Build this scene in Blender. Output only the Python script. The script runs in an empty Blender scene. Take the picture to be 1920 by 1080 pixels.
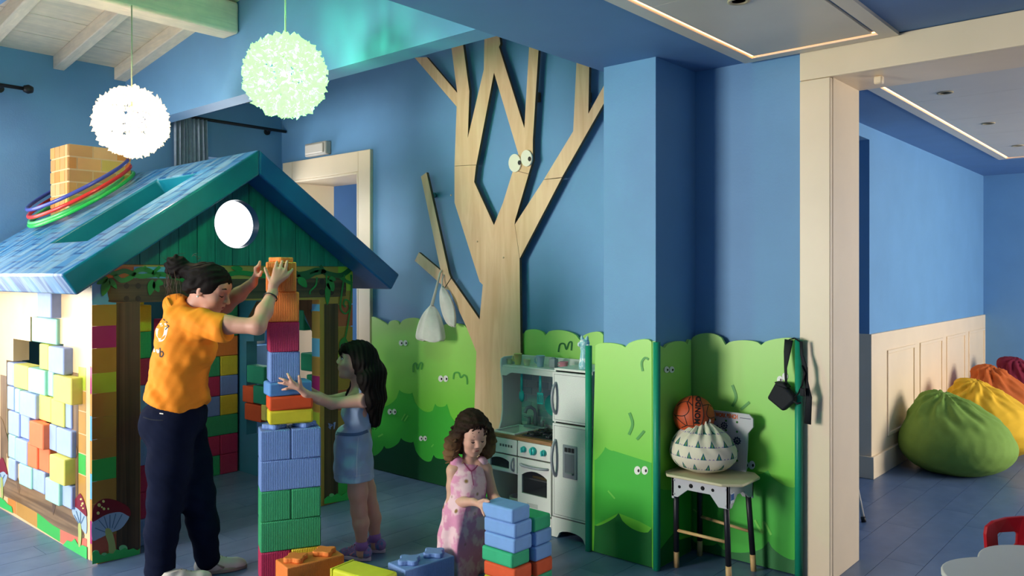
import bpy, bmesh, math, random
import numpy as np
from mathutils import Vector, Matrix, Euler
random.seed(7)
C = bpy.context.scene.collection
SC = bpy.context.scene
# ---------------------------------------------------------------- camera
F, HZ, YAW, EYE = 1500.0, 515.0, math.radians(41.25), 1.52
cam = bpy.data.cameras.new('camera'); camo = bpy.data.objects.new('camera', cam); C.objects.link(camo)
camo.location = (0, 0, EYE); camo.rotation_euler = (math.pi / 2, 0, YAW)
cam.sensor_width = 36; cam.lens = F / 1920 * 36; cam.shift_y = (HZ - 540) / 1920; cam.clip_start = 0.05
SC.camera = camo
# ---------------------------------------------------------------- world, daylight, exposure
SC.view_settings.view_transform = 'Standard'; SC.view_settings.look = 'None'
SC.view_settings.gamma = 1; SC.view_settings.use_curve_mapping = False
SC.view_settings.exposure = 0.58
w = bpy.data.worlds.new('overcast_sky'); SC.world = w; w.use_nodes = True
bgn = w.node_tree.nodes['Background']; bgn.inputs[0].default_value = (0.93, 0.96, 1.0, 1); bgn.inputs[1].default_value = 1.8
SC.cycles.use_denoising = True; SC.cycles.max_bounces = 7; SC.cycles.diffuse_bounces = 4; SC.cycles.glossy_bounces = 3
SC.cycles.sample_clamp_indirect = 6.0
def area(name, loc, target, sx, sy, power, col):
    l = bpy.data.lights.new(name, 'AREA'); l.shape = 'RECTANGLE'; l.size = sx; l.size_y = sy; l.energy = power; l.color = col
    o = bpy.data.objects.new(name, l); C.objects.link(o); o.location = loc
    o.rotation_euler = (Vector(target) - Vector(loc)).to_track_quat('-Z', 'Y').to_euler()
    return o
# daylight entering by the windows of the two rooms (each lamp fills its window opening); the hall lamp is added fill
area('daylight_side_window', (-6.22, 0.6, 1.55), (-4.5, 1.75, 0.75), 1.5, 1.8, 29, (1.0, 0.94, 0.84))
area('daylight_rear_window', (-4.75, -2.94, 1.6), (-3.0, 4.0, 1.3), 1.5, 1.75, 225, (1.0, 0.955, 0.87))
area('daylight_alcove_window', (-6.22, 3.5, 1.7), (-3.0, 3.4, 1.0), 0.75, 1.2, 14, (0.95, 0.97, 1.0))
area('daylight_lounge_window', (3.1, 8.0, 1.5), (-2.0, 6.6, 0.8), 2.2, 1.9, 165, (1.0, 0.92, 0.8))
area('hall_fill_light', (-5.2, 6.5, 1.9), (-5.2, 4.4, 1.7), 0.8, 1.2, 16, (0.95, 0.97, 1.0))  # added fill lamp inside the hall, which has no window
# ---------------------------------------------------------------- geometry of the view (pixel of the 1920x1080 frame -> world point)
CY, SY = math.cos(YAW), math.sin(YAW)
def ray(px, py):
    a = (px - 960) / F
    return Vector((CY * a - SY, SY * a + CY, -(py - HZ) / F))
O = Vector((0, 0, EYE))
def oX(px, py, X): r = ray(px, py); return O + r * (X / r.x)
def oY(px, py, Y): r = ray(px, py); return O + r * (Y / r.y)
def oZ(px, py, Z=0): r = ray(px, py); return O + r * ((Z - EYE) / r.z)
def oD(px, py, d): return O + ray(px, py) * d
# ---------------------------------------------------------------- materials
def lin(h):
    if isinstance(h, str): h = [int(h[i:i + 2], 16) / 255 for i in (0, 2, 4)]
    return tuple(c / 12.92 if c <= .04045 else ((c + .055) / 1.055) ** 2.4 for c in h) + (1,)
MATS = {}
def M(name, col='808080', rough=.6, var=.06, vs=6, bump=0, bs=60, kind=None, spec=.4, **kw):
    """procedural material: base colour with mottling; kinds add grain, ridges, weave, fades"""
    if name in MATS: return MATS[name]
    m = bpy.data.materials.new(name); m.use_nodes = True; nt = m.node_tree; N = nt.nodes; L = nt.links
    b = N['Principled BSDF']; b.inputs['Roughness'].default_value = rough; b.inputs['Specular IOR Level'].default_value = spec
    tc = N.new('ShaderNodeTexCoord'); c = lin(col)
    nz = N.new('ShaderNodeTexNoise'); nz.inputs['Scale'].default_value = vs; nz.inputs['Detail'].default_value = 4
    L.new(tc.outputs['Object'], nz.inputs['Vector'])
    rp = N.new('ShaderNodeValToRGB'); e = rp.color_ramp.elements
    e[0].position = .3; e[1].position = .7
    e[0].color = tuple(x * (1 - var) for x in c[:3]) + (1,); e[1].color = tuple(min(1, x * (1 + var)) for x in c[:3]) + (1,)
    L.new(nz.outputs['Fac'], rp.inputs['Fac']); out = rp.outputs['Color']; hgt = None
    def mix(fac, a, bcol, mode='MIX'):
        mx = N.new('ShaderNodeMix'); mx.data_type = 'RGBA'; mx.blend_type = mode
        if isinstance(fac, float): mx.inputs[0].default_value = fac
        else: L.new(fac, mx.inputs[0])
        L.new(a, mx.inputs[6])
        if isinstance(bcol, tuple): mx.inputs[7].default_value = bcol
        else: L.new(bcol, mx.inputs[7])
        return mx.outputs[2]
    if kind == 'ridge':                       # moulded vertical ribs of the big foam blocks
        wv = N.new('ShaderNodeTexWave'); wv.wave_type = 'BANDS'; wv.bands_direction = 'DIAGONAL'; wv.inputs['Scale'].default_value = kw.get('scale', 75)
        mp = N.new('ShaderNodeMapping'); mp.inputs['Scale'].default_value = (1, 1, 0); L.new(tc.outputs['Object'], mp.inputs['Vector']); L.new(mp.outputs[0], wv.inputs['Vector'])
        sp = N.new('ShaderNodeTexNoise'); sp.inputs['Scale'].default_value = 260; L.new(tc.outputs['Object'], sp.inputs['Vector'])
        r2 = N.new('ShaderNodeValToRGB'); r2.color_ramp.elements[0].position = .35; r2.color_ramp.elements[1].position = .75
        L.new(sp.outputs['Fac'], r2.inputs['Fac'])
        out = mix(.35, out, tuple(min(1, x * 1.6 + .05) for x in c[:3]) + (1,)) if False else out
        ml = N.new('ShaderNodeMath'); ml.operation = 'MULTIPLY'; ml.inputs[1].default_value = .3; L.new(r2.outputs['Color'], ml.inputs[0])
        out = mix(ml.outputs[0], out, tuple(min(1, x * 1.5 + .06) for x in c[:3]) + (1,))
        hgt = wv.outputs['Fac']; bump = bump or .35
    elif kind == 'wood':
        wv = N.new('ShaderNodeTexNoise'); wv.inputs['Scale'].default_value = kw.get('scale', 5); wv.inputs['Detail'].default_value = 8; wv.inputs['Distortion'].default_value = 1.2
        mp = N.new('ShaderNodeMapping'); mp.inputs['Scale'].default_value = kw.get('stretch', (9, 9, .7)); L.new(tc.outputs['Object'], mp.inputs['Vector']); L.new(mp.outputs[0], wv.inputs['Vector'])
        r2 = N.new('ShaderNodeValToRGB'); r2.color_ramp.elements[0].position = .38; r2.color_ramp.elements[1].position = .66
        L.new(wv.outputs['Fac'], r2.inputs['Fac'])
        ml = N.new('ShaderNodeMath'); ml.operation = 'MULTIPLY'; ml.inputs[1].default_value = kw.get('amt', .5); L.new(r2.outputs['Color'], ml.inputs[0])
        out = mix(ml.outputs[0], out, lin(kw.get('col2', '7a5a38'))); hgt = wv.outputs['Fac']
    elif kind == 'weave':
        mx2 = N.new('ShaderNodeTexNoise'); mx2.inputs['Scale'].default_value = kw.get('scale', 300); L.new(tc.outputs['Object'], mx2.inputs['Vector']); hgt = mx2.outputs['Fac']
        ml = N.new('ShaderNodeMath'); ml.operation = 'MULTIPLY'; ml.inputs[1].default_value = kw.get('amt', .4); L.new(mx2.outputs['Fac'], ml.inputs[0])
        out = mix(ml.outputs[0], out, lin(kw.get('col2', 'ffffff')))
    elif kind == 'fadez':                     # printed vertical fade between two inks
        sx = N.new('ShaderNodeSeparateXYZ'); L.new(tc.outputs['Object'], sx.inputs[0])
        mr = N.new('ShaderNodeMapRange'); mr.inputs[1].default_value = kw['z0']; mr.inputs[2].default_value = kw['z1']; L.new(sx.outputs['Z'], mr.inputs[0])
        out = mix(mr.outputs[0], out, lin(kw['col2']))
    elif kind == 'blotch':
        n2 = N.new('ShaderNodeTexNoise'); n2.inputs['Scale'].default_value = kw.get('scale', 14); n2.inputs['Detail'].default_value = kw.get('detail', 2); L.new(tc.outputs['Object'], n2.inputs['Vector'])
        r2 = N.new('ShaderNodeValToRGB'); r2.color_ramp.elements[0].position = kw.get('t0', .5); r2.color_ramp.elements[1].position = kw.get('t1', .56); L.new(n2.outputs['Fac'], r2.inputs['Fac'])
        out = mix(r2.outputs['Color'], out, lin(kw['col2']))
        if 'col3' in kw:
            n3 = N.new('ShaderNodeTexVoronoi'); n3.inputs['Scale'].default_value = kw.get('scale3', 12); L.new(tc.outputs['Object'], n3.inputs['Vector'])
            r3 = N.new('ShaderNodeValToRGB'); r3.color_ramp.elements[0].position = .12; r3.color_ramp.elements[0].color = (1, 1, 1, 1); r3.color_ramp.elements[1].position = .2; r3.color_ramp.elements[1].color = (0, 0, 0, 1)
            L.new(n3.outputs['Distance'], r3.inputs['Fac']); out = mix(r3.outputs['Color'], out, lin(kw['col3']))
    L.new(out, b.inputs['Base Color'])
    if bump:
        if hgt is None:
            nb = N.new('ShaderNodeTexNoise'); nb.inputs['Scale'].default_value = bs; nb.inputs['Detail'].default_value = 3; L.new(tc.outputs['Object'], nb.inputs['Vector']); hgt = nb.outputs['Fac']
        bp = N.new('ShaderNodeBump'); bp.inputs['Strength'].default_value = bump; bp.inputs['Distance'].default_value = kw.get('dist', .004); L.new(hgt, bp.inputs['Height']); L.new(bp.outputs[0], b.inputs['Normal'])
    if kw.get('metal'): b.inputs['Metallic'].default_value = kw['metal']
    if kw.get('sss'): b.inputs['Subsurface Weight'].default_value = kw['sss']; b.inputs['Subsurface Radius'].default_value = (.02, .008, .004); b.inputs['Subsurface Scale'].default_value = .5
    if kw.get('coat'): b.inputs['Coat Weight'].default_value = kw['coat']; b.inputs['Coat Roughness'].default_value = .25
    if kw.get('sheen'): b.inputs['Sheen Weight'].default_value = kw['sheen']
    if kw.get('emit'): b.inputs['Emission Color'].default_value = lin(kw.get('ecol', col)); b.inputs['Emission Strength'].default_value = kw['emit']
    if kw.get('trans'): b.inputs['Transmission Weight'].default_value = kw['trans']
    if kw.get('alpha'): b.inputs['Alpha'].default_value = kw['alpha']
    MATS[name] = m
    return m
# ---------------------------------------------------------------- objects
def props(o, label=None, cat=None, group=None, kind=None):
    if label: o['label'] = label
    if cat: o['category'] = cat
    if group: o['group'] = group
    if kind: o['kind'] = kind
    return o
def thing(name, label, cat, loc=(0, 0, 0), rz=0, group=None):
    o = bpy.data.objects.new(name, None); o.empty_display_size = .1; C.objects.link(o); o.location = loc; o.rotation_euler = (0, 0, rz)
    return props(o, label, cat, group)
def pobj(name, me, mat=None, parent=None, smooth=None, loc=None, rot=None):
    if mat and not me.materials: me.materials.append(mat)
    o = bpy.data.objects.new(name, me); C.objects.link(o)
    if parent: o.parent = parent
    if loc is not None: o.location = loc
    if rot is not None: o.rotation_euler = rot
    return o
def wm(o):
    b = Matrix.Translation(o.location) @ o.rotation_euler.to_matrix().to_4x4()
    return b if o.parent is None else wm(o.parent) @ o.matrix_parent_inverse @ b
def rel(parent, o):
    """parent o (built in world coordinates) under parent, keeping its place"""
    o.parent = parent; o.matrix_parent_inverse = wm(parent).inverted(); return o
class MB:
    """collects shapes; build() links them as one mesh object (one material per shape allowed)"""
    def __init__(s): s.v = []; s.f = []; s.mi = []; s.sm = []
    def add(s, vs, fs, mi=0, smooth=False):
        k = len(s.v); s.v += [tuple(x) for x in vs]
        for f in fs: s.f.append(tuple(i + k for i in f)); s.mi.append(mi); s.sm.append(smooth)
        return s
    def box(s, x0, x1, y0, y1, z0, z1, mi=0, M4=None):
        vs = [(x, y, z) for z in (z0, z1) for y in (y0, y1) for x in (x0, x1)]
        if M4 is not None: vs = [M4 @ Vector(v) for v in vs]
        return s.add(vs, [(0, 2, 3, 1), (4, 5, 7, 6), (0, 1, 5, 4), (2, 6, 7, 3), (0, 4, 6, 2), (1, 3, 7, 5)], mi)
    def prism(s, pts, n, t, mi=0, mi_side=None):
        """polygon (3D points) extruded by t along n"""
        n = Vector(n).normalized() * t; k = len(pts); p = [Vector(q) for q in pts]
        nn = Vector((0, 0, 0))
        for i in range(k): nn += p[i].cross(p[(i + 1) % k])
        if nn.dot(n) < 0: p.reverse()
        s.add(p + [q + n for q in p], [tuple(range(k - 1, -1, -1)), tuple(range(k, 2 * k))], mi)
        k0 = len(s.v) - 2 * k
        for i in range(k):
            j = (i + 1) % k; s.f.append((k0 + i, k0 + j, k0 + k + j, k0 + k + i)); s.mi.append(mi if mi_side is None else mi_side); s.sm.append(False)
        return s
    def tube(s, pts, r, n=10, mi=0, closed=False, flat=1.0, caps=True, up=None):
        P = [Vector(p) for p in pts]; k = len(P); rs = r if isinstance(r, (list, tuple)) else [r] * k
        vs = []; fs = []; prev = None
        for i in range(k):
            if closed: d = P[(i + 1) % k] - P[i - 1]
            else: d = P[min(i + 1, k - 1)] - P[max(i - 1, 0)]
            d.normalize()
            if prev is None:
                u = Vector(up) if up else (Vector((0, 0, 1)) if abs(d.z) < .9 else Vector((1, 0, 0)))
            else: u = prev
            u = (u - d * u.dot(d)).normalized(); prev = u; v = d.cross(u)
            for j in range(n):
                a = 2 * math.pi * j / n; vs.append(P[i] + (u * math.cos(a) + v * math.sin(a) * flat) * rs[i])
        for i in range(k if closed else k - 1):
            for j in range(n):
                a = i * n + j; b = i * n + (j + 1) % n; c = ((i + 1) % k) * n + (j + 1) % n; d = ((i + 1) % k) * n + j
                fs.append((a, b, c, d))
        s.add(vs, fs, mi, True)
        if not closed and caps:
            k0 = len(s.v) - len(vs)
            s.f.append(tuple(k0 + j for j in range(n - 1, -1, -1))); s.mi.append(mi); s.sm.append(False)
            s.f.append(tuple(k0 + (k - 1) * n + j for j in range(n))); s.mi.append(mi); s.sm.append(False)
        return s
    def lathe(s, prof, n=24, M4=None, mi=0, smooth=True):
        vs = []; fs = []
        for r, z in prof:
            for j in range(n):
                a = 2 * math.pi * j / n; p = Vector((r * math.cos(a), r * math.sin(a), z)); vs.append(M4 @ p if M4 is not None else p)
        for i in range(len(prof) - 1):
            for j in range(n): fs.append((i * n + j, i * n + (j + 1) % n, (i + 1) * n + (j + 1) % n, (i + 1) * n + j))
        s.add(vs, fs, mi, smooth)
        k0 = len(s.v) - len(vs)
        if prof[0][0] > 1e-6: s.f.append(tuple(k0 + j for j in range(n - 1, -1, -1))); s.mi.append(mi); s.sm.append(False)
        if prof[-1][0] > 1e-6: s.f.append(tuple(k0 + (len(prof) - 1) * n + j for j in range(n))); s.mi.append(mi); s.sm.append(False)
        return s
    def mesh(s, name):
        me = bpy.data.meshes.new(name); me.from_pydata(s.v, [], s.f); me.update()
        me.polygons.foreach_set('material_index', s.mi); me.polygons.foreach_set('use_smooth', s.sm)
        return me
    def build(s, name, mats, parent=None, bevel=0, seg=2, loc=None, rot=None, sub=0):
        me = s.mesh(name)
        for m in (mats if isinstance(mats, (list, tuple)) else [mats]): me.materials.append(m)
        o = pobj(name, me, None, parent, loc=loc, rot=rot)
        if bevel:
            b = o.modifiers.new('b', 'BEVEL'); b.width = bevel; b.segments = seg; b.limit_method = 'ANGLE'; b.harden_normals = False
            for p in me.polygons: p.use_smooth = True
            try: me.set_sharp_from_angle(angle=math.radians(35))
            except Exception: pass
        if sub: q = o.modifiers.new('s', 'SUBSURF'); q.levels = q.render_levels = sub
        return o
def struct(o): o['kind'] = 'structure'; return o
def smooth_pts(pts, n=6, closed=True):
    """Catmull-Rom through 2D/3D points"""
    P = [Vector(p) for p in pts]; k = len(P); out = []
    for i in range(k if closed else k - 1):
        p0, p1, p2, p3 = (P[(i - 1) % k], P[i], P[(i + 1) % k], P[(i + 2) % k]) if closed else (P[max(i - 1, 0)], P[i], P[i + 1], P[min(i + 2, k - 1)])
        for j in range(n):
            t = j / n
            out.append(.5 * ((2 * p1) + (p2 - p0) * t + (2 * p0 - 5 * p1 + 4 * p2 - p3) * t * t + (3 * p1 - p0 - 3 * p2 + p3) * t ** 3))
    if not closed: out.append(P[-1])
    return out
def onplane(pts, X=None, Y=None):
    return [oX(p[0], p[1], X) if X is not None else oY(p[0], p[1], Y) for p in pts]
class Stroke(list): pass
def flatpiece(name, pts, mat, parent, X=None, Y=None, t=.001, sm=0, bevel=0):
    """a flat cut-out / printed shape lying on the plane X=.. or Y=.., facing the room"""
    n = (1, 0, 0) if X is not None else (0, -1, 0)
    if isinstance(pts, Stroke):
        q = [p + Vector(n) * t for p in onplane(pts, X, Y)]; k = len(q) // 2; mb = MB(); mb.add(q, [(i, i + 1, 2 * k - 2 - i, 2 * k - 1 - i) for i in range(k - 1)])
        o = mb.build(name, mat); return rel(parent, o) if parent else o
    if sm: pts = smooth_pts([Vector((p[0], p[1])) for p in pts], sm)
    q = onplane(pts, X, Y)
    mb = MB(); mb.prism(q, n, t); o = mb.build(name, mat, None, bevel=bevel)
    if parent: rel(parent, o)
    return o
def ellipse(cx, cy, rx, ry, n=20, rot=0):
    return [(cx + rx * math.cos(a) * math.cos(rot) - ry * math.sin(a) * math.sin(rot), cy + rx * math.cos(a) * math.sin(rot) + ry * math.sin(a) * math.cos(rot)) for a in [2 * math.pi * i / n for i in range(n)]]
def stroke(pts, wd, n=5):
    """outline of a brush stroke (2D points)"""
    P = smooth_pts([Vector((p[0], p[1])) for p in pts], n, False); L = []; R = []
    for i, p in enumerate(P):
        d = (P[min(i + 1, len(P) - 1)] - P[max(i - 1, 0)]).normalized(); nn = Vector((-d.y, d.x)); ww = wd / 2
        L.append(p + nn * ww); R.append(p - nn * ww)
    return Stroke(L + R[::-1])
def dup(root, **kw):
    r = root.copy(); C.objects.link(r)
    for ch in list(root.children):
        c = ch.copy(); C.objects.link(c); c.parent = r; c.matrix_parent_inverse = ch.matrix_parent_inverse.copy()
        for g in list(ch.children):
            d = g.copy(); C.objects.link(d); d.parent = c; d.matrix_parent_inverse = g.matrix_parent_inverse.copy()
    return r
# ================================================================= the room
CEIL = 2.65; LW = -6.28; WY = 4.03
m_blue = M('blue_wall_paint', '6899c5', .55, .04, 3, .12, 90)
m_blue2 = M('blue_ceiling_paint', '5f86b5', .6, .04, 3)
m_white = M('cream_gloss_paint', 'eed8b8', .38, .03, 4)
m_whitew = M('whitewashed_timber', 'f2e0c8', .7, .07, 12, .35, 25, kind='wood', stretch=(6, .6, 6), col2='cfc3b2', amt=.45)
m_whitew2 = M('whitewashed_rafter', 'f2e0c8', .7, .07, 12, .3, 25, kind='wood', stretch=(.6, 6, 6), col2='d2c6b5', amt=.45)
m_floor = M('blue_floor_boards', '566d90', .36, .12, 9, .06, 30, kind='blotch', col2='64799a', scale=5, t0=.4, t1=.75, spec=.45)
m_joint = M('dark_floor_joint', '2c3c55', .7)
m_dark = M('black_metal', '17181c', .45)
m_glass = M('window_glass', 'ffffff', .02, 0, trans=1.0)
# floor: boards laid along Y
floor = struct(MB().box(-7.3, 3.4, -3.2, 10.4, -.06, -.004).build('floor', m_joint))
PW, PL = .1915, 1.2; vis = []; rest = MB()
def proj(x, y, z):
    a = CY * x + SY * y; d = -SY * x + CY * y
    return (960 + F * a / d, HZ - F * (z - EYE) / d, d) if d > .1 else (-1, -1, d)
plk = {}
k = 0; x = -7.26
while x < 3.2:
    off = [0.0, .55, .25, .8, .4, .95][k % 6]; y = -3.2 + off - PL
    while y < 10.3:
        y0, y1 = max(y, -3.15), min(y + PL, 10.3)
        if y1 - y0 > .02:
            ps = [proj(x + u * PW, y0 + v * (y1 - y0), 0) for u in (0, .5, 1) for v in (0, .25, .5, .75, 1)]
            inv = any(d > .1 and 0 <= px <= 1920 and 0 <= py <= 1080 for px, py, d in ps) and not (x > -1.6 and y1 < 3.4) and not (x > -1.95 + .0 and 99 < y) and not (x < -1.95 and y0 > 4.5 and x > -5)
            dmin = min(p[2] for p in ps)
            (vis.append((dmin, x, y0, y1)) if inv else rest.box(x + .001, x + PW - .001, y0 + .001, y1 - .001, -.004, 0))
        y += PL
    x += PW; k += 1
vis.sort()
for i, (d, x, y0, y1) in enumerate(vis):
    if i < 300:
        key = round(y1 - y0, 3)
        if key not in plk: plk[key] = MB().box(.0012, PW - .0012, .0012, key - .0012, -.004, 0).mesh('floorboard')
        pobj('floorboard', plk[key], m_floor, floor, loc=(x, y0, 0))
    else: rest.box(x + .001, x + PW - .001, y0 + .001, y1 - .001, -.004, 0)
props(rest.build('floorboards_out_of_view', m_floor, floor), kind='stuff')
# left wall with two windows (main window beyond the frame, alcove window behind the playhouse)
def wall_x(name, x0, x1, ya, yb, z1, holes, mat):
    mb = MB(); holes = sorted(holes); y = ya
    for (h0, h1, b, t) in holes:
        mb.box(x0, x1, y, h0, 0, z1)
        if b > 0: mb.box(x0, x1, h0, h1, 0, b)
        if t < z1: mb.box(x0, x1, h0, h1, t, z1)
        y = h1
    mb.box(x0, x1, y, yb, 0, z1); return struct(mb.build(name, mat))
def wall_y(name, y0, y1, xa, xb, z1, holes, mat):
    mb = MB(); x = xa
    for (h0, h1, b, t) in sorted(holes):
        mb.box(x, h0, y0, y1, 0, z1)
        if b > 0: mb.box(h0, h1, y0, y1, 0, b)
        if t < z1: mb.box(h0, h1, y0, y1, t, z1)
        x = h1
    mb.box(x, xb, y0, y1, 0, z1); return struct(mb.build(name, mat))
wall_x('wall_left', LW - .25, LW, -3.2, WY, 3.9, [(-.35, 1.55, .6, 2.55), (3.2, 3.97, .9, 2.5)], m_blue)
wall_y('wall_rear', -3.2, -3.0, LW - .25, 3.4, 3.9, [(-5.6, -3.9, .6, 2.5)], m_blue)
wall_x('wall_right', 3.2, 3.4, -3.0, 10.4, 3.0, [(6.8, 9.2, .5, 2.45)], m_blue)
wall_y('wall_back', WY, WY + .38, LW - .25, -2.3, 3.9, [(-6.07, -5.146, 0, 2.345)], m_blue)
wall_y('wall_partition', WY, WY + .38, -2.3, -1.44, CEIL, [], m_blue)
wall_y('wall_partition_lintel', WY, WY + .38, -1.44, 3.2, 2.66, [(-1.43, .62, 0, 2.53)], m_blue)
struct(MB().box(-2.50, -2.175, 3.61, WY, 0, CEIL).build('wall_pillar', m_blue))
def window(n, plane, p0, a0, a1, b, t, mull=True):
    mb = MB(); f = .05
    def bx(u0, u1, z0, z1, d0=-.03, d1=.03):
        (mb.box(p0 + d0, p0 + d1, u0, u1, z0, z1) if plane == 'x' else mb.box(u0, u1, p0 + d0, p0 + d1, z0, z1))
    bx(a0, a1, b, b + f); bx(a0, a1, t - f, t); bx(a0, a0 + f, b + f, t - f); bx(a1 - f, a1, b + f, t - f)
    c = (a0 + a1) / 2
    if mull: bx(c - .03, c + .03, b + f, t - f)
    o = struct(mb.build('window_%d' % n, m_white)); pn = MB()
    for u0, u1 in ([(a0 + f, c - .03), (c + .03, a1 - f)] if mull else [(a0 + f, a1 - f)]):
        pn = MB(); (pn.box(p0 - .003, p0 + .003, u0, u1, b + f, t - f) if plane == 'x' else pn.box(u0, u1, p0 - .003, p0 + .003, b + f, t - f)); pn.build('pane', m_glass, o)
    return o
window(1, 'x', LW - .2, -.35, 1.55, .6, 2.55); window(2, 'x', LW - .2, 3.2, 3.97, .9, 2.5, False)
window(3, 'y', -3.15, -5.6, -3.9, .6, 2.5); window(4, 'x', 3.35, 6.8, 9.2, .5, 2.45)
# hall seen through the far doorway, lit by an added lamp
wall_y('wall_hall', 6.9, 7.1, -7.3, -2.3, 3.0, [], m_blue)
wall_x('wall_hall_side', -7.3, -7.1, WY + .38, 6.9, 3.0, [], m_blue)
struct(MB().box(-7.3, -2.3, WY + .38, 7.1, 2.75, 2.85).build('ceiling_hall', m_blue2))
# far doorway: cream casing, deep lining
d = MB()
d.box(-6.22, -6.07, WY - .03, WY, 0, 2.51); d.box(-5.146, -4.995, WY - .03, WY, 0, 2.51); d.box(-6.07, -5.146, WY - .03, WY, 2.345, 2.51)
d.box(-6.07, -6.05, WY - .03, WY + .4, 0, 2.345); d.box(-5.166, -5.146, WY - .03, WY + .4, 0, 2.345); d.box(-6.05, -5.166, WY - .03, WY + .4, 2.325, 2.345)
struct(d.build('door_1', m_white, bevel=.004))
# wide opening on the right: post, lintel and lining
d = MB()
d.box(-1.572, -1.42, 3.995, WY, 0, 2.495); d.box(-1.572, .75, 3.995, WY, 2.497, 2.648)
struct(d.build('trim_1', m_white, bevel=.004))
d = MB(); d.box(-1.44, -1.418, WY, WY + .39, 0, 2.5); d.box(-1.44, .62, WY, WY + .39, 2.498, 2.53); d.box(.6, .62, WY, WY + .39, 0, 2.5)
struct(d.build('door_2', m_white, bevel=.003))
# flat ceiling over the near half of the room; its left end is a blue upstand
struct(MB().box(-2.555, 3.2, -3.0, WY, CEIL, 3.9).build('ceiling', m_blue2))
# bulkhead wall above the alcove
struct(MB().box(LW, -2.555, 2.66, 2.80, CEIL, 3.9).build('wall_bulkhead', m_blue))
struct(MB().box(LW, -2.555, .72, .88, 2.42, 3.9).build('wall_light_block', m_blue))  # added out of view to keep rear daylight off the bulkhead
# sloping white timber ceiling with rafters and purlin
SL = .15; z0c = 3.10
def zc(x): return z0c + SL * (x - LW)
cl = MB(); cl.prism([(LW, -3, zc(LW)), (-2.555, -3, zc(-2.555)), (-2.555, -3, zc(-2.555) + .08), (LW, -3, zc(LW) + .08)], (0, 1, 0), 7.03)
slope = struct(cl.build('ceiling_slope', m_joint))
bw = .31; x = LW
while x < -2.56:
    x1 = min(x + bw - .006, -2.556)
    MB().prism([(x, -3, zc(x)), (x1, -3, zc(x1)), (x1, -3, zc(x1) - .006), (x, -3, zc(x) - .006)], (0, 1, 0), 7.03).build('ceiling_board', m_whitew, slope); x += bw
for y in [-2.75 + .49 * i for i in range(14)]:
    if abs(y - 2.73) < .06: continue
    MB().prism([(LW, y, zc(LW) - .006), (-2.56, y, zc(-2.56) - .006), (-2.56, y, zc(-2.56) - .1), (LW, y, zc(LW) - .1)], (0, 1, 0), .075).build('rafter', m_whitew2, slope, bevel=.006)
MB().prism([(LW, 2.575, zc(LW) - .006), (-2.56, 2.575, zc(-2.56) - .006), (-2.56, 2.575, zc(-2.56) - .1), (LW, 2.575, zc(LW) - .1)], (0, 1, 0), .075).build('rafter', m_whitew2, slope, bevel=.006)
pz = zc(-4.7) - .1
MB().box(-4.80, -4.62, -3, 2.658, pz - .2, pz).build('purlin', m_whitew, slope, bevel=.018, seg=3)
# dropped cream ceiling panels with light coves
m_led = M('warm_light_strip', 'ffd9a8', .5, 0, emit=3.6, ecol='ffb87a')
m_panel = M('cream_ceiling_panel', 'd9cfc0', .4, .02)
def coved_panel(name, x0, x1, y0, y1, z, seams, label_spots):
    o = struct(MB().box(x0, x1, y0, y1, z + .006, z + .03).build(name, m_panel))
    b = .07
    fr = MB(); fr.box(x0, x1, y0, y0 + b, z - .012, z + .006); fr.box(x0, x1, y1 - b, y1, z - .012, z + .006); fr.box(x0, x0 + b, y0 + b, y1 - b, z - .012, z + .006); fr.box(x1 - b, x1, y0 + b, y1 - b, z - .012, z + .006)
    fr.build('panel_border', m_panel, o)
    ys = [y0 + b + .022] + seams + [y1 - b - .022]
    for a, c in zip(ys, ys[1:]): MB().box(x0 + b + .022, x1 - b - .022, a + .0015, c - .0015, z - .008, z + .006).build('panel_sheet', m_panel, o)
    st = MB(); e = .007
    st.box(x0 + b, x0 + b + e, y0 + b, y1 - b, z, z + .005); st.box(x0 + b, x1 - b, y1 - b - e, y1 - b, z, z + .005)
    st.build('cove_light_strip', m_led, o)
    for sx, sy in label_spots:
        sp = MB(); sp.lathe([(.045, z - .008), (.045, z - .013), (.032, z - .013), (.028, z - .004), (.0, z - .004)], 20, Matrix.Translation((sx, sy, 0))); sp.build('recessed_spotlight', M('spot_ring', 'b8a888', .5), o)
    return o
coved_panel('ceiling_panel_1', -1.86, -1.10, .2, 3.985, CEIL - .004, [1.6, 2.9], [tuple(oZ(1385, -4, CEIL)[:2])])
struct(MB().box(-1.95, 3.2, WY + .38, 10.4, 2.625, 2.9).build('ceiling_lounge', m_blue2))
coved_panel('ceiling_panel_2', -1.53, .3, 4.45, 8.75, 2.62, [5.5, 6.3, 7.1, 7.9], [tuple(oZ(1772, 171, 2.62)[:2]), tuple(oZ(1853, 229, 2.62)[:2]), tuple(oZ(1908, 271, 2.62)[:2])])
# lounge: wall with wainscot, door recess in front of it, far wall
wall_x('wall_lounge', -2.35, -1.935, WY + .38, 10.4, 2.9, [(5.0, 6.26, 0, 2.53)], m_blue)
wall_y('wall_lounge_far', 10.2, 10.4, -2.35, 3.4, 2.9, [], m_blue)
wn = MB(); wn.box(-2.33, -1.915, 6.245, 10.2, 0, 1.075)
wains = struct(wn.build('trim_2', m_white, bevel=.003))
MB().box(-2.33, -1.893, 6.225, 10.2, 0, .165).build('baseboard_lounge', m_white, wains, bevel=.004)
def frame_y(x, ya, yb, za, zb, wdt, th):
    mb = MB(); mb.box(x, x + th, ya, yb, za, za + wdt); mb.box(x, x + th, ya, yb, zb - wdt, zb); mb.box(x, x + th, ya, ya + wdt, za + wdt, zb - wdt); mb.box(x, x + th, yb - wdt, yb, za + wdt, zb - wdt); return mb
yy = oX(1662, 700, -1.915).y
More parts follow.
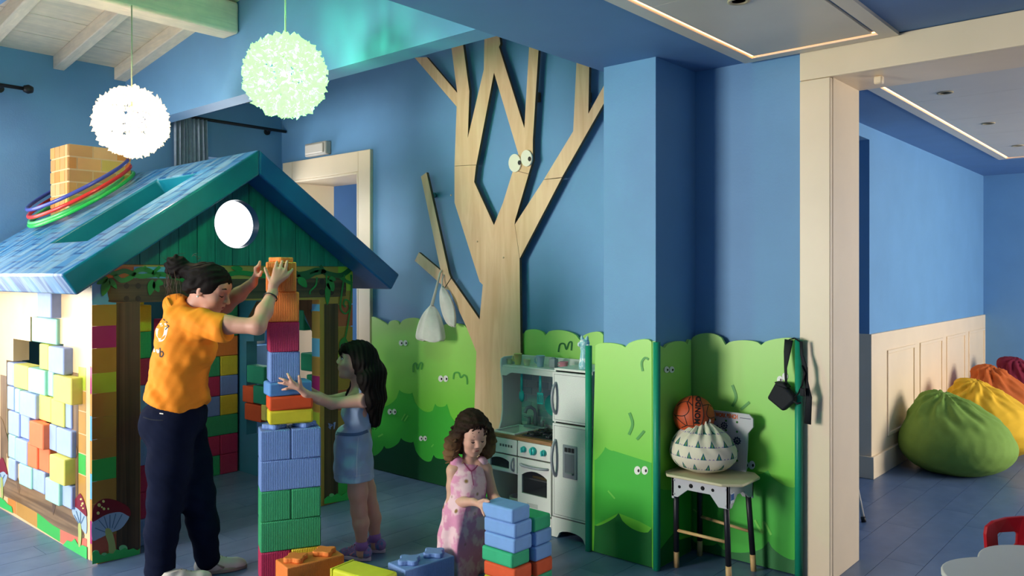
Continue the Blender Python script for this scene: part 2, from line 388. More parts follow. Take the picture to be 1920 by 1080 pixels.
for i in range(4):
    a = 6.62 + i * .92; frame_y(-1.916, a, a + .76, .26, .93, .028, .012).build('wainscot_panel', m_white, wains, bevel=.004)
# sensor on the lintel
s = MB().box(-.02, .02, -.02, .02, -.04, 0).build('ceiling_sensor', m_white, bevel=.008); q = oZ(1648, 143, 2.497); s.location = (q.x, q.y, 2.497)
props(s, 'small white motion sensor under the lintel of wide opening', 'sensor')
# emergency light above the far doorway
e = thing('emergency_light', 'small white emergency light box above the far doorway casing', 'light', (-5.69, WY, 2.575))
MB().box(-.15, .15, -.06, 0, -.05, .06).build('housing', M('grey_plastic', 'b9b4ac', .5), e, bevel=.01)
MB().box(-.125, .125, -.075, -.06, -.035, .045).build('diffuser', M('frosted_diffuser', 'd8cfc4', .3, .02), e, bevel=.008)
# curtain rods and curtain on the left wall
def rod(y0, y1, z, label, fin):
    t = thing('curtain_rod', label, 'curtain rod', (LW + .08, 0, z))
    MB().tube([(0, y0, 0), (0, y1, 0)], .013, 10).build('rod', m_dark, t)
    for y in fin: MB().lathe([(0, -.035), (.022, -.028), (.032, 0), (.022, .028), (0, .035)], 14, Matrix.Translation((0, y, 0)) @ Matrix.Rotation(math.pi / 2, 4, 'X')).build('finial', m_dark, t)
    for y in (y0 + .12, y1 - .14): MB().tube([(0, y, 0), (-.078, y, -.01)], .012, 8).lathe([(.03, 0), (.03, .012)], 12, Matrix.Translation((-.08, y, -.01)) @ Matrix.Rotation(math.pi / 2, 4, 'Y')).build('bracket', m_dark, t)
rod(-.7, 1.95, 2.81, 'black curtain rod with ball finial at upper left edge', (1.965, -.735))
rod(3.0, 4.02, 2.79, 'black curtain rod carrying the grey curtain above the roof', (2.985,))
cu = MB(); n = 90; rows = 14; vs = []; fs = []
for j in range(rows + 1):
    t = j / rows
    for i in range(n + 1):
        u = i / n; ph = u * 2 * math.pi * 8.5
        y = 3.0 + u * (.27 + .04 * t); xx = LW + .085 + (.022 + .012 * math.sin(u * 9)) * math.sin(ph + .4 * math.sin(t * 3))
        vs.append((xx + .0, y + .006 * math.sin(ph * 2), 2.78 - t * 1.2))
for j in range(rows):
    for i in range(n): a = j * (n + 1) + i; fs.append((a, a + 1, a + n + 2, a + n + 1))
cu.add(vs, fs, 0, True); co = cu.build('curtain', M('grey_blue_curtain', '93a2b5', .95, .1, 30, spec=.1)); sdm = co.modifiers.new('t', 'SOLIDIFY'); sdm.thickness = .003
props(co, 'grey blue gathered curtain hanging from rod behind the roof', 'curtain')
# ================================================================= soft playhouse
HX, HB, HY0, HY1, HT, HTH = -4.40, -6.05, 1.72, 3.36, 1.575, .09
house = thing('playhouse', 'soft foam playhouse with blue shingled roof, teal gable and printed jungle walls', 'playhouse', (-5.2, 2.54, 0))
def vinyl(n, c, **k): k.setdefault('rough', .34); return M('vinyl_' + n, c, var=.05, vs=9, bump=.1, bs=14, **k)
v_tan = vinyl('tan', 'b98b42'); v_tan2 = vinyl('ochre', 'a87d38'); v_brown = M('vinyl_trunk', '5b4530', .35, .1, 8, .1, 20, kind='wood', scale=2.2, stretch=(14, 14, .25), col2='35271a', amt=.9)
v_green = vinyl('green', '3fae4e'); v_magenta = vinyl('magenta', 'a01f6a'); v_sky = vinyl('sky', '5fa3d0'); v_lime = vinyl('lime', 'a9b83a'); v_red = vinyl('brick_red', 'b5583f')
v_cream = M('vinyl_cream_wall', 'dcbd90', .34, .07, 3, .25, 5, dist=.02); v_leaf = vinyl('leaf', '1c7d3c'); v_leafd = vinyl('dark_leaf', '12552f'); v_grass = vinyl('grass', '3dbb5c')
v_grassl = vinyl('grass_light', '7fd08c'); v_teal = M('teal_plank', '1c7f78', .5, .16, 5, .2, 20, kind='wood', scale=3, stretch=(12, 12, 1.2), col2='0f5f60', amt=.7)
v_line = vinyl('line', '4a331c'); v_cap = vinyl('mushroom_cap', '7c1f2a'); v_gill = vinyl('mushroom_gill', '9db4cc'); v_gilld = vinyl('mushroom_gill_line', '54728f'); v_stem = vinyl('mushroom_stem', 'a9b56a'); v_spot = vinyl('mushroom_spot', 'd9d47e')
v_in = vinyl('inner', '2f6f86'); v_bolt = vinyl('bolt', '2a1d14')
# --- walls
fw = MB(); fw.prism([(HX, HY0, 0), (HX, 1.945, 0), (HX, 1.945, 1.375), (HX, 3.11, 1.355), (HX, 3.11, 0), (HX, HY1, 0), (HX, HY1, HT), (HX, HY0, HT)], (-1, 0, 0), HTH)
front = rel(house, fw.build('front_wall', v_tan, bevel=.003))
def P2(pts, X=None, Y=None): return onplane(pts, X, Y)
holeN = [(70, 546), (95.5, 547), (95.5, 597), (106, 597), (106, 644), (119, 645), (119, 697), (134, 699), (134, 924), (20, 862), (13, 858), (12, 675), (25, 677), (25, 635), (57, 640), (57, 594), (70, 596)]
def wall_with_hole(name, Y, n, outer, hole, mat, parent, t):
    bm = bmesh.new(); ov = [bm.verts.new(p) for p in outer]; hv = [bm.verts.new(p) for p in hole]
    es = [bm.edges.new((ov[i], ov[(i + 1) % len(ov)])) for i in range(len(ov))] + [bm.edges.new((hv[i], hv[(i + 1) % len(hv)])) for i in range(len(hv))]
    r = bmesh.ops.triangle_fill(bm, edges=es, use_beauty=True, use_dissolve=False)
    fs = [g for g in r['geom'] if isinstance(g, bmesh.types.BMFace)]
    e = bmesh.ops.extrude_face_region(bm, geom=fs); vs = [g for g in e['geom'] if isinstance(g, bmesh.types.BMVert)]
    bmesh.ops.translate(bm, verts=vs, vec=Vector(n) * t); bmesh.ops.recalc_face_normals(bm, faces=bm.faces)
    me = bpy.data.meshes.new(name); bm.to_mesh(me); bm.free()
    return rel(parent, pobj(name, me, mat))
hN = P2(holeN, Y=HY0)
sideN = wall_with_hole('side_wall', HY0, (0, 1, 0), [(HB, HY0, 0), (HX - HTH - .002, HY0, 0), (HX - HTH - .002, HY0, HT - .03), (HB, HY0, HT - .03)], hN, v_cream, house, HTH)
YF = HY1 - HTH
holeF = [(462, 640), (476, 640), (476, 610), (500, 585), (560, 580), (596, 640), (596, 800), (462, 815)]
sideF = wall_with_hole('far_side_wall', YF, (0, 1, 0), [(HB, YF, 0), (HX - HTH - .002, YF, 0), (HX - HTH - .002, YF, HT - .03), (HB, YF, HT - .03)], P2(holeF, Y=YF), v_in, house, HTH)
rel(house, MB().box(HB - .005, HB + HTH, HY0, HY1, 0, HT - .03).build('rear_wall', v_in))
# --- gable of upright teal planks with a round window
RY, RZ, RS = 2.548, 2.254, .684
gc = (2.515, 1.823); gr = .146; n0 = 15
def und(y): return RZ - .13 - RS * abs(y - RY)
gw = (HY1 - HY0) / n0
for i in range(n0):
    y0 = HY0 + i * gw + .002; y1 = HY0 + (i + 1) * gw - .002
    ys = [y0 + (y1 - y0) * k / 8 for k in range(9)]
    top = [(y, max(und(y), HT + .01)) for y in ys]; top = sorted(set(top + ([(RY, und(RY))] if y0 < RY < y1 else [])))
    ins = [abs(y - gc[0]) < gr for y in ys]
    def arc(y): return math.sqrt(max(gr * gr - (y - gc[0]) ** 2, 0))
    polys = []
    if all(ins):
        polys.append([(y, HT) for y in (y0, y1)] + [(y, gc[1] - arc(y)) for y in ys[::-1]]); polys.append([(y, gc[1] + arc(y)) for y in ys] + top[::-1])
    elif any(ins):
        if ins[-1]:
            a0 = math.acos((y1 - gc[0]) / gr) if abs(y1 - gc[0]) < gr else 0
            th = [-a0 - (2 * math.pi - 2 * a0) * k / 12 for k in range(13)]
            polys.append([(y0, HT), (y1, HT)] + [(gc[0] + gr * math.cos(t), gc[1] + gr * math.sin(t)) for t in th] + top[::-1])
        else:
            a0 = math.acos((y0 - gc[0]) / gr)
            th = [a0 - 2 * a0 * k / 12 for k in range(13)]
            polys.append([(y0, HT), (y1, HT)] + top[::-1] + [(gc[0] + gr * math.cos(t), gc[1] + gr * math.sin(t)) for t in th])
    else: polys.append([(y0, HT), (y1, HT)] + top[::-1])
    for pl in polys:
        q = MB(); q.prism([(HX + .004, a, b) for a, b in pl], (-1, 0, 0), .06); rel(house, q.build('gable_plank', v_teal))
rg = MB(); ring = [(HX + .006 - .066, gc[0] + (gr - .001) * math.cos(t), gc[1] + (gr - .001) * math.sin(t)) for t in [2 * math.pi * k / 40 for k in range(40)]]
ring2 = [(HX + .008, p[1], p[2]) for p in ring]
rg.add(ring + ring2, [(k, (k + 1) % 40, 40 + (k + 1) % 40, 40 + k) for k in range(40)], 0, True); rel(house, rg.build('round_window_lining', vinyl('window_edge', '1f4f7a')))
# --- roof slabs (local: x along ridge, y down the slope)
def roof_mat():
    m = M('vinyl_shingle_roof', '2f77ae', .3, .1, 4, .12, 6, dist=.015); nt = m.node_tree; N = nt.nodes; L = nt.links; b = N['Principled BSDF']
    tc = N.new('ShaderNodeTexCoord'); mp = N.new('ShaderNodeMapping'); mp.inputs['Rotation'].default_value = (0, 0, math.pi / 2); L.new(tc.outputs['Object'], mp.inputs['Vector'])
    br = N.new('ShaderNodeTexBrick'); br.inputs['Scale'].default_value = 1; br.inputs['Brick Width'].default_value = .13; br.inputs['Row Height'].default_value = .16; br.inputs['Mortar Size'].default_value = .012; br.inputs['Mortar Smooth'].default_value = .6
    br.inputs['Color1'].default_value = lin('2a72ac'); br.inputs['Color2'].default_value = lin('4a84b4'); br.inputs['Mortar'].default_value = lin('1d4f88'); L.new(mp.outputs[0], br.inputs['Vector'])
    nz = N.new('ShaderNodeTexNoise'); nz.inputs['Scale'].default_value = 3; nz.inputs['Distortion'].default_value = .6; m2 = N.new('ShaderNodeMapping'); m2.inputs['Scale'].default_value = (5, 1, 1); L.new(tc.outputs['Object'], m2.inputs['Vector']); L.new(m2.outputs[0], nz.inputs['Vector'])
    r = N.new('ShaderNodeValToRGB'); r.color_ramp.elements[0].position = .45; r.color_ramp.elements[1].position = .62; L.new(nz.outputs['Fac'], r.inputs['Fac'])
    mx = N.new('ShaderNodeMix'); mx.data_type = 'RGBA'; ml = N.new('ShaderNodeMath'); ml.operation = 'MULTIPLY'; ml.inputs[1].default_value = .38; L.new(r.outputs['Color'], ml.inputs[0]); L.new(ml.outputs[0], mx.inputs[0]); L.new(br.outputs['Color'], mx.inputs[6]); mx.inputs[7].default_value = lin('a8cbd2'); L.new(mx.outputs[2], b.inputs['Base Color'])  # pale streaks are highlights painted into the roof colour
    return m
m_roof = roof_mat(); v_fascia = M('vinyl_teal_fascia', '0d7288', .36, .12, 5, .12, 8) ; v_under = M('vinyl_blue_under', '1d5f9c', .34, .1, 5, .2, 10, dist=.01)
def slab(name, side, L_, hole):
    xs = [-6.2, hole[0], hole[1], -4.2]; ss = [0, hole[2], hole[3], L_]; T = .125
    vs = []
    for z in (0, -T):
        for s_ in ss:
            for x in xs: vs.append((x, s_ if z == 0 or s_ > 0 else T * RS, z))
    id_ = lambda l, j, i: l * 16 + j * 4 + i
    fs = []; mi = []
    for j in range(3):
        for i in range(3):
            if i == 1 and j == 1: continue
            fs.append((id_(0, j, i), id_(0, j, i + 1), id_(0, j + 1, i + 1), id_(0, j + 1, i))); mi.append(0)
            fs.append((id_(1, j, i), id_(1, j + 1, i), id_(1, j + 1, i + 1), id_(1, j, i + 1))); mi.append(2)
    for k in range(3):
        fs.append((id_(0, 0, k), id_(1, 0, k), id_(1, 0, k + 1), id_(0, 0, k + 1))); mi.append(0)
        fs.append((id_(0, 3, k), id_(0, 3, k + 1), id_(1, 3, k + 1), id_(1, 3, k))); mi.append(0)
        fs.append((id_(0, k, 0), id_(0, k + 1, 0), id_(1, k + 1, 0), id_(1, k, 0))); mi.append(2)
        fs.append((id_(0, k, 3), id_(1, k, 3), id_(1, k + 1, 3), id_(0, k + 1, 3))); mi.append(1)
    for a, b in (((1, 1), (1, 2)), ((2, 2), (2, 1)), ((2, 1), (1, 1)), ((1, 2), (2, 2))):
        fs.append((id_(0, *a), id_(1, *a), id_(1, *b), id_(0, *b))); mi.append(1)
    me = bpy.data.meshes.new(name); me.from_pydata(vs, [], fs); me.update()
    bm = bmesh.new(); bm.from_mesh(me); bmesh.ops.recalc_face_normals(bm, faces=bm.faces); bm.to_mesh(me); bm.free()
    me.polygons.foreach_set('material_index', mi)
    for m in (m_roof, v_fascia if side == 1 else M('vinyl_blue_fascia', '12609c', .36, .12, 5, .12, 8), v_under): me.materials.append(m)
    for p in me.polygons: p.use_smooth = True
    me.set_sharp_from_angle(angle=math.radians(35))
    o = pobj(name, me); b = o.modifiers.new('b', 'BEVEL'); b.width = .012; b.segments = 3; b.limit_method = 'ANGLE'
    ang = math.atan(RS); dr = Vector((0, -side * math.cos(ang), -math.sin(ang))); up = Vector((0, -side * math.sin(ang) , math.cos(ang)))
    X = Vector((1, 0, 0)); m4 = Matrix((( X.x, dr.x, up.x, 0), (X.y, dr.y, up.y, RY), (X.z, dr.z, up.z, RZ), (0, 0, 0, 1)))
    o.matrix_world = m4; house_inv = Matrix.Translation(house.location).inverted(); o.parent = house; o.matrix_parent_inverse = house_inv; o.matrix_basis = m4
    return o
slab('roof_slab', 1, 1.30, (-5.15, -4.6, .204, .967)); slab('roof_slab', -1, 1.30, (-6.08, -4.6, .24, 1.16))
# --- foam bricks filling the window openings (loose things)
FB = {'blue': '9db1e0', 'mint': 'a3dfc6', 'yellow': 'e8e272', 'orange': 'f0794e', 'teal': '1e8a6c', 'rust': 'c2522a'}
def foam(c): return M('foam_' + c, FB.get(c, c), .75, .05, 20, .12, 220)
def rbox(name, sx, sy, sz, mat, loc, rz=0, parent=None, r=.012):
    o = MB().box(-sx / 2, sx / 2, -sy / 2, sy / 2, 0, sz).build(name, mat, parent, bevel=r, seg=3, loc=loc, rot=(0, 0, rz)); return o
rowsN = [((1.275, 1.425), [(69, 95, 'blue')]), ((1.122, 1.272), [(59, 105.5, 'mint')]), ((.97, 1.12), [(73, 90, 'yellow'), (90, 118.5, 'blue')]),
    ((.82, .968), [(13, 25, 'blue'), (25, 52, 'yellow'), (52, 83.5, 'mint'), (84, 99, 'mint'), (99, 133, 'yellow')]),
    ((.67, .818), [(13, 25.5, 'blue'), (27, 36, 'mint'), (36, 66, 'blue'), (66, 95, 'yellow'), (95, 119, 'yellow'), (119, 133, 'blue')]),
    ((.52, .668), [(15, 35, 'blue'), (35, 54, 'blue'), (54, 80, 'orange'), (80, 105, 'blue'), (105, 133, 'blue')]),
    ((.37, .518), [(15, 28, 'mint'), (28, 50, 'blue'), (50, 69, 'orange'), (69, 92, 'orange'), (92, 120, 'yellow'), (120, 133, 'blue')]),
    ((.235, .368), [(15, 28, 'blue'), (35, 58, 'mint'), (58, 83, 'blue'), (84, 110, 'mint'), (110, 133.5, 'blue')])]
rank = ['top', 'second', 'third', 'fourth', 'fifth', 'sixth', 'seventh', 'lowest']; ordn = ['first', 'second', 'third', 'fourth', 'fifth', 'sixth']
proud = {(0, 0): .055, (1, 0): .02, (2, 1): .05, (3, 2): .03, (3, 4): .06, (4, 2): .04, (5, 2): .06, (5, 4): .03, (6, 1): .03, (6, 4): .06, (7, 3): .045, (6, 0): .02}
for ri, ((za, zb), cols) in enumerate(rowsN):
    for ci, (xa, xb, c) in enumerate(cols):
        ym = HZ + (EYE - (za + zb) / 2) / 4.6 * F; p = proud.get((ri, ci), .012 + .006 * ((ri + ci) % 3))
        a = oY(xa, ym, HY0 - p).x; b = oY(xb, ym, HY0 - p).x
        o = rbox('foam_brick', b - a - .003, .085, zb - za - .003, foam(c), ((a + b) / 2, HY0 - p + .0425, za), r=.008)
        rowname = rank[ri]; lab = '%s foam brick in the sunlit window filling, %s of the %s row' % ({'mint': 'mint green'}.get(c, c), ordn[ci] if len(cols) > 1 else 'alone', rowname) if len(cols) > 1 else '%s foam brick alone in the %s row of the sunlit window filling' % ({'mint': 'mint green'}.get(c, c), rowname)
        props(o, lab.replace('first of', 'first from left of').replace('foam brick in the sunlit window filling,', 'foam brick in sunlit window filling,'), 'foam brick', 'foam bricks filling the sunlit side window')
# bricks in the far side wall, seen through the doorway
far = [(462, 494, 684, 722, 'teal', 'upper left'), (454, 474, 722, 757, 'rust', 'middle left'), (474, 497, 722, 760, 'teal', 'middle'), (458, 488, 755, 793, 'rust', 'lower left'), (489, 498, 758, 790, 'yellow', 'narrow lower'), (557, 569, 581, 620, 'teal', 'uppermost'), (563, 596, 661, 699, 'teal', 'upper right'), (574, 596, 702, 738, 'teal', 'middle right'), (560, 596, 741, 775, 'yellow', 'lower right')]
for xa, xb, ya, yb, c, wh in far:
    A = oY(xa, ya, YF - .01); B = oY(xb, yb, YF - .01)
    o = rbox('foam_brick', B.x - A.x, .09, A.z - B.z, foam(c), ((A.x + B.x) / 2, YF + .035, B.z), r=.01)
    props(o, '%s foam brick seen through the doorway, %s in the shaded window' % ({'teal': 'dark green', 'rust': 'rusty orange'}.get(c, c), wh), 'foam brick', 'foam bricks in the shaded far window')
# --- prints on the front wall
FX = HX + .0005
def fp(name, pts, mat, sm=0, t=.0012, X=FX, parent=None): return flatpiece(name, pts, mat, parent or front, X=X, t=t, sm=sm)
def quad(x0, x1, a0, a1, X):
    """upright printed brick between pixel columns; y given at left edge, levelled in the world"""
    A = oX(x0, a0, X).z; B = oX(x0, a1, X).z
    return [(x0, a0), (x1, proj(X, oX(x1, 500, X).y, A)[1]), (x1, proj(X, oX(x1, 500, X).y, B)[1]), (x0, a1)]
for a, b, m in [(525, 571, v_sky), (573, 611, v_tan2), (613, 653, v_magenta), (655, 700, v_tan2), (702, 738, v_lime), (740, 783, v_tan2), (785, 824, v_tan2), (826, 862, v_tan2), (864, 903, v_green), (905, 945, v_tan2), (947, 1010, v_tan2), (1012, 1040, v_red)]:
    fp('printed_brick', quad(172.3, 217.8, a - .9, b + .9, FX), m)
fp('printed_brick', quad(175, 250, 500, 523, FX), vinyl('orange', 'b8702f')); fp('printed_brick', quad(251, 330, 500, 530, FX), v_sky)
fp('printed_trunk', quad(218.5, 262, 568, 1040, FX), v_brown, X=FX)
for a, b, m in [(500, 545, v_lime), (546, 570, v_tan2), (572, 612, v_red), (614, 655, v_tan2), (657, 690, v_lime), (692, 730, v_tan2), (732, 770, v_red), (772, 810, v_tan2), (812, 850, v_lime), (852, 890, v_tan2), (892, 930, v_green)]:
    fp('printed_brick', quad(634, 661, a, b, FX), m)
fp('printed_trunk', quad(608, 633.5, 570, 936, FX), v_brown)
LX = FX + .0014
beam = smooth_pts([Vector(p) for p in [(201, 540), (203, 525), (212, 521), (300, 522), (430, 523), (560, 522), (640, 521), (648, 528), (648, 550), (640, 556), (560, 558), (430, 561), (300, 566), (212, 567), (204, 560)]], 4)
m_beam = M('vinyl_beam', '5d4630', .35, .1, 8, .1, 20, kind='wood', scale=2.2, stretch=(10, .3, 12), col2='35271a', amt=.9)
fp('printed_beam', beam, m_beam, X=FX + .0012)
for (x, y) in [(237, 536), (259, 536), (237, 560), (259, 560), (604, 528), (604, 548), (621, 548), (621, 528)]:
    fp('printed_bolt', ellipse(x, y, 5, 5.5, 14), v_bolt, X=FX + .0025)
VX = FX + .0028
vines = [[(172, 508), (195, 507), (215, 513), (235, 508), (262, 518), (300, 514), (330, 520), (365, 530), (400, 525), (440, 512), (480, 515), (520, 522)], [(550, 516), (575, 512), (595, 506), (615, 513), (640, 516), (662, 500)], [(215, 516), (228, 526), (245, 520), (258, 507), (275, 506), (300, 518)], [(545, 505), (570, 520), (590, 512), (607, 509)], [(300, 500), (283, 512), (270, 500)], [(600, 498), (612, 514)], [(632, 514), (645, 525), (660, 532)]]
for i, v in enumerate(vines): fp('printed_vine', stroke(v, 9 if i < 4 else 6), v_leaf if i % 2 == 0 else v_leafd, X=VX + .0004 * (i % 2))
thin = [[(594, 520), (592, 535), (582, 545), (581, 552)], [(646, 515), (642, 540), (638, 570), (640, 582), (648, 588), (655, 580), (654, 566), (647, 562), (644, 570), (648, 576)], [(658, 515), (659, 545), (655, 590), (648, 630), (646, 640)], [(647, 634), (655, 650)], [(612, 515), (613, 550)]]
for v in thin: fp('printed_vine', stroke(v, 3.2), v_leaf, X=VX + .0012)
def leaf(x, y, a, l, wd, m=v_leaf): 
    c, s_ = math.cos(a), math.sin(a); pts = [(0, 0), (l * .3, -wd), (l * .7, -wd * .8), (l, 0), (l * .7, wd * .8), (l * .3, wd)]
    fp('printed_leaf', [(x + u * c - v * s_, y + u * s_ + v * c) for u, v in pts], m, 4, X=VX + .002)
for args in [(202, 520, 2.6, 24, 6), (203, 522, 1.9, 35, 8), (205, 522, .95, 24, 5), (286, 524, 1.75, 30, 7), (288, 528, 1.1, 22, 6), (292, 528, .3, 15, 6), (615, 530, 1.6, 42, 5), (616, 524, 1.2, 24, 7), (616, 522, .2, 14, 5), (560, 520, .9, 24, 7), (646, 632, 1.9, 26, 5), (455, 505, 3.3, 22, 5), (475, 520, 1.4, 20, 7)]: leaf(*args)
# jamb strip of the doorway (right reveal)
JY = 3.112
for a, b, m in [(570, 583, v_sky), (584, 632, v_tan2), (634, 668, v_sky), (670, 702, v_tan2), (704, 735, v_magenta), (737, 770, v_tan2), (772, 800, v_lime), (802, 845, v_tan2), (847, 905, v_tan2), (907, 940, v_green)]:
    z1 = oX(604, a, HX - .03).z; z0 = oX(604, b, HX - .03).z; rel(front, MB().box(HX - HTH + .002, HX - .003, 3.1085, 3.1105, z0, z1).build('printed_brick', m))
# mushrooms and grass
def mushroom(plane, pts_cap, pts_gill, pts_stem, spots, parent, lines, **kw):
    def f(nm, pts, m, o_, sm=4):
        if plane == 'X': flatpiece(nm, pts, m, parent, X=FX + o_, t=.001, sm=sm)
        else: flatpiece(nm, pts, m, parent, Y=HY0 - .0005 - o_, t=.001, sm=sm)
    f('printed_mushroom_gills', pts_gill, v_gill, .002); f('printed_mushroom_cap', pts_cap, v_cap, .003)
    for l in lines: f('printed_gill_line', stroke(l, 1.5, 3), v_gilld, .0032, 0)
    f('printed_mushroom_stem', pts_stem, v_stem, .0042)
    for (x, y, r) in spots: f('printed_mushroom_spot', ellipse(x, y, r, r * 1.1, 12), v_spot, .0042, 0)
mushroom('X', [(173, 966), (177, 948), (190, 937), (204, 935), (222, 940), (240, 950), (245, 961), (242, 968), (225, 960), (200, 964), (183, 974), (173, 978)], [(173, 977), (185, 972), (205, 963), (228, 960), (242, 967), (236, 980), (225, 992), (205, 1000), (185, 1010), (173, 1012)], [(198, 992), (205, 991), (211, 1000), (216, 1020), (216, 1036), (205, 1038), (203, 1020), (198, 1003)], [(186, 947, 3.2), (194, 940, 2.4), (195, 954, 2.4), (184, 962, 2.8), (191, 951, 1.6), (203, 954, 1.8)], front, [[(200, 993), (185, 975)], [(202, 990), (195, 968)], [(206, 990), (206, 965)], [(210, 990), (217, 963)], [(214, 992), (229, 964)], [(198, 998), (178, 990)]])
gr_ = [(173, 1058), (173, 1036), (178, 1033), (184, 1034), (188, 1040), (196, 1042), (203, 1037), (212, 1038), (218, 1030), (226, 1032), (234, 1027), (241, 1031), (250, 1028), (258, 1032), (262, 1028), (262, 1040)]
fp('printed_grass', gr_, v_grass, X=FX + .006)
gb = [(608, 945), (608, 936), (615, 930), (622, 932), (632, 925), (640, 930), (650, 922), (661, 926), (661, 936)]
fp('printed_grass', gb, v_grass, X=FX + .006)
for (x, y, r) in [(180, 1036, 6), (196, 1041, 6), (231, 1028, 8), (622, 929, 5)]: fp('printed_grass_tuft', ellipse(x, y, r, r * .8, 14), v_grassl, X=FX + .0045)
# --- prints on the sunlit side wall
SYp = HY0 - .0005
def sp_(name, pts, mat, sm=0, o=0): return flatpiece(name, pts, mat, sideN, Y=SYp - o, t=.001, sm=sm)
def quadY(x0, x1, a0, a1, Y=SYp):
    A = oY(x1, a0, Y).z; B = oY(x1, a1, Y).z
    def yy(x, z): q = oY(x, 500, Y); return proj(q.x, Y, z)[1]
    return [(x0, yy(x0, A)), (x1, a0), (x1, a1), (x0, yy(x0, B))]
v_barkp = M('vinyl_bark', '8a6f50', .35, .12, 8, .1, 20, kind='wood', scale=2.2, stretch=(12, 12, .3), col2='5a4630', amt=.8)
sp_('printed_trunk', quadY(134.5, 147, 700, 965), v_barkp); sp_('printed_trunk', quadY(1, 12, 705, 900), v_barkp)
for a, b, m in [(690, 733, v_lime), (735, 772, v_tan), (774, 815, v_tan), (817, 852, v_tan), (854, 892, v_green), (894, 950, v_tan)]: sp_('printed_brick', quadY(147.5, 161, a, b), m)
sp_('printed_log', [(14, 888), (20, 893), (40, 905), (60, 913), (83, 925), (110, 940), (134, 952), (147, 962), (158, 1005), (150, 1008), (130, 1000), (100, 985), (75, 965), (50, 950), (20, 935), (4, 925), (4, 900)], M('vinyl_log', '8d7355', .35, .1, 8, .1, 20, kind='wood', scale=2.2, stretch=(.3, 10, 12), col2='55422e', amt=.8), 3, .0012)
sp_('printed_branch', [(0, 780), (6, 790), (38, 915), (36, 926), (30, 905), (2, 815)], v_barkp, 0, .0024); sp_('printed_branch', [(121, 880), (128, 865), (138, 832), (146, 848), (136, 872), (126, 897)], v_barkp, 3, .0024)
sp_('printed_branch', [(97, 938), (107, 940), (100, 966)], vinyl('bark_dark', '5d4a3a'), 0, .0026)
bl = [(15, 30, 930, 958, vinyl('orange2', 'c9843f')), (31, 70, 940, 983, v_tan), (70, 113, 964, 1012, v_green), (113, 163, 990, 1035, vinyl('salmon', 'c76d58'))]
for x0, x1, a, b, m in bl:
    sp_('printed_brick', [(x0, a - 8), (x1, a + (x1 - x0) * .42), (x1, 1051 - (163 - x1) * .63 - 3), (x0, 1051 - (163 - x0) * .63 - 3)], m)
sp_('printed_grass', [(118, 1022), (126, 1013), (134, 1016), (140, 1010), (148, 1024), (155, 1022), (163, 1026), (163, 1052), (118, 1024)], v_grass, 0, .0036); sp_('printed_grass', [(0, 932), (8, 938), (14, 945), (22, 950), (24, 962), (0, 950)], v_grass, 0, .0036)
mushroom('Y', [(135, 945), (148, 927), (152, 927), (158, 940), (162, 958), (162, 968), (155, 962), (142, 951), (136, 955)], [(136, 952), (143, 950), (155, 960), (162, 968), (162, 1000), (154, 992), (143, 975), (136, 962)], [(147, 983), (151, 982), (153, 1000), (151, 1024), (147, 1022), (147, 1000)], [(152, 936, 1.8), (155, 944, 2), (153, 948, 1.4), (156, 953, 1.5)], sideN, [[(150, 982), (143, 958)], [(151, 981), (151, 960)], [(152, 982), (158, 968)], [(149, 984), (139, 965)]])
mushroom('Y', [(-9, 890), (-3, 868), (4, 858), (10, 870), (14, 890), (6, 884), (-8, 892)], [(-9, 892), (-4, 886), (6, 884), (14, 890), (10, 905), (4, 915), (-8, 905)], [(1, 898), (5, 898), (6, 930), (3, 932)], [], sideN, [[(3, 898), (0, 888)], [(5, 898), (9, 890)]])
# corner strip between side and front
for a, b, m in [(540, 690, v_cream), (692, 742, v_magenta), (744, 783, v_tan), (785, 832, v_sky), (834, 893, v_tan), (895, 943, v_sky), (945, 983, v_tan), (985, 1028, v_magenta), (1030, 1055, v_tan)]:
    z1 = oX(172, a, HX).z; z0 = max(oX(172, b, HX).z, .004); rel(front, MB().box(HX - HTH + .001, HX - .002, HY0 - .0022, HY0 - .0005, z0, z1).build('printed_brick', m))
# inner prints: braces
rel(sideF, MB().prism(P2([(560, 562), (575, 562), (597, 620), (597, 648)], Y=YF - .002), (0, -1, 0), .004).build('printed_brace', v_brown)); rel(sideF, MB().prism(P2([(455, 615), (462, 615), (493, 565), (482, 565)], Y=YF - .002), (0, -1, 0), .004).build('printed_brace', v_brown))
rel(sideF, MB().prism(P2([(540, 558), (600, 556), (600, 580), (540, 582)], Y=YF - .006), (0, -1, 0), .003).build('printed_beam', v_brown))
# --- chimney with bricks
ch = Vector((-5.845, 2.245)); cz0, cz1 = 1.80, 2.388; hx, hy = .155, .205
core = rel(house, MB().box(ch.x - hx, ch.x + hx, ch.y - hy, ch.y + hy, 1.8, cz1).build('chimney', vinyl('mortar', 'd8bf92'), bevel=.012))
bcols = [vinyl('brick%d' % i, c) for i, c in enumerate(['d8a25c', 'cf8f48', 'dca868', 'c9b25a', 'c99a5e', 'd9ac74'])]
rows = 7; rh = (cz1 - cz0) / rows
for r in range(rows):
    za, zb = cz0 + r * rh + .005, cz0 + (r + 1) * rh - .005
    w_ = .155; offs = -.1 * (r % 2)
    y = ch.y - hy + offs
    while y < ch.y + hy:
        a, b = max(y, ch.y - hy) + .004, min(y + w_, ch.y + hy) - .004
        if b - a > .015: rel(core, MB().box(ch.x + hx - .002, ch.x + hx + .003, a, b, za, zb).build('brick', random.choice(bcols)))
        y += w_
    x = ch.x - hx + offs * .8
    while x < ch.x + hx:
        a, b = max(x, ch.x - hx) + .003, min(x + .085, ch.x + hx) - .003
        if b - a > .012: rel(core, MB().box(a, b, ch.y - hy - .003, ch.y - hy + .002, za, zb).build('brick', random.choice(bcols)))
        x += .085
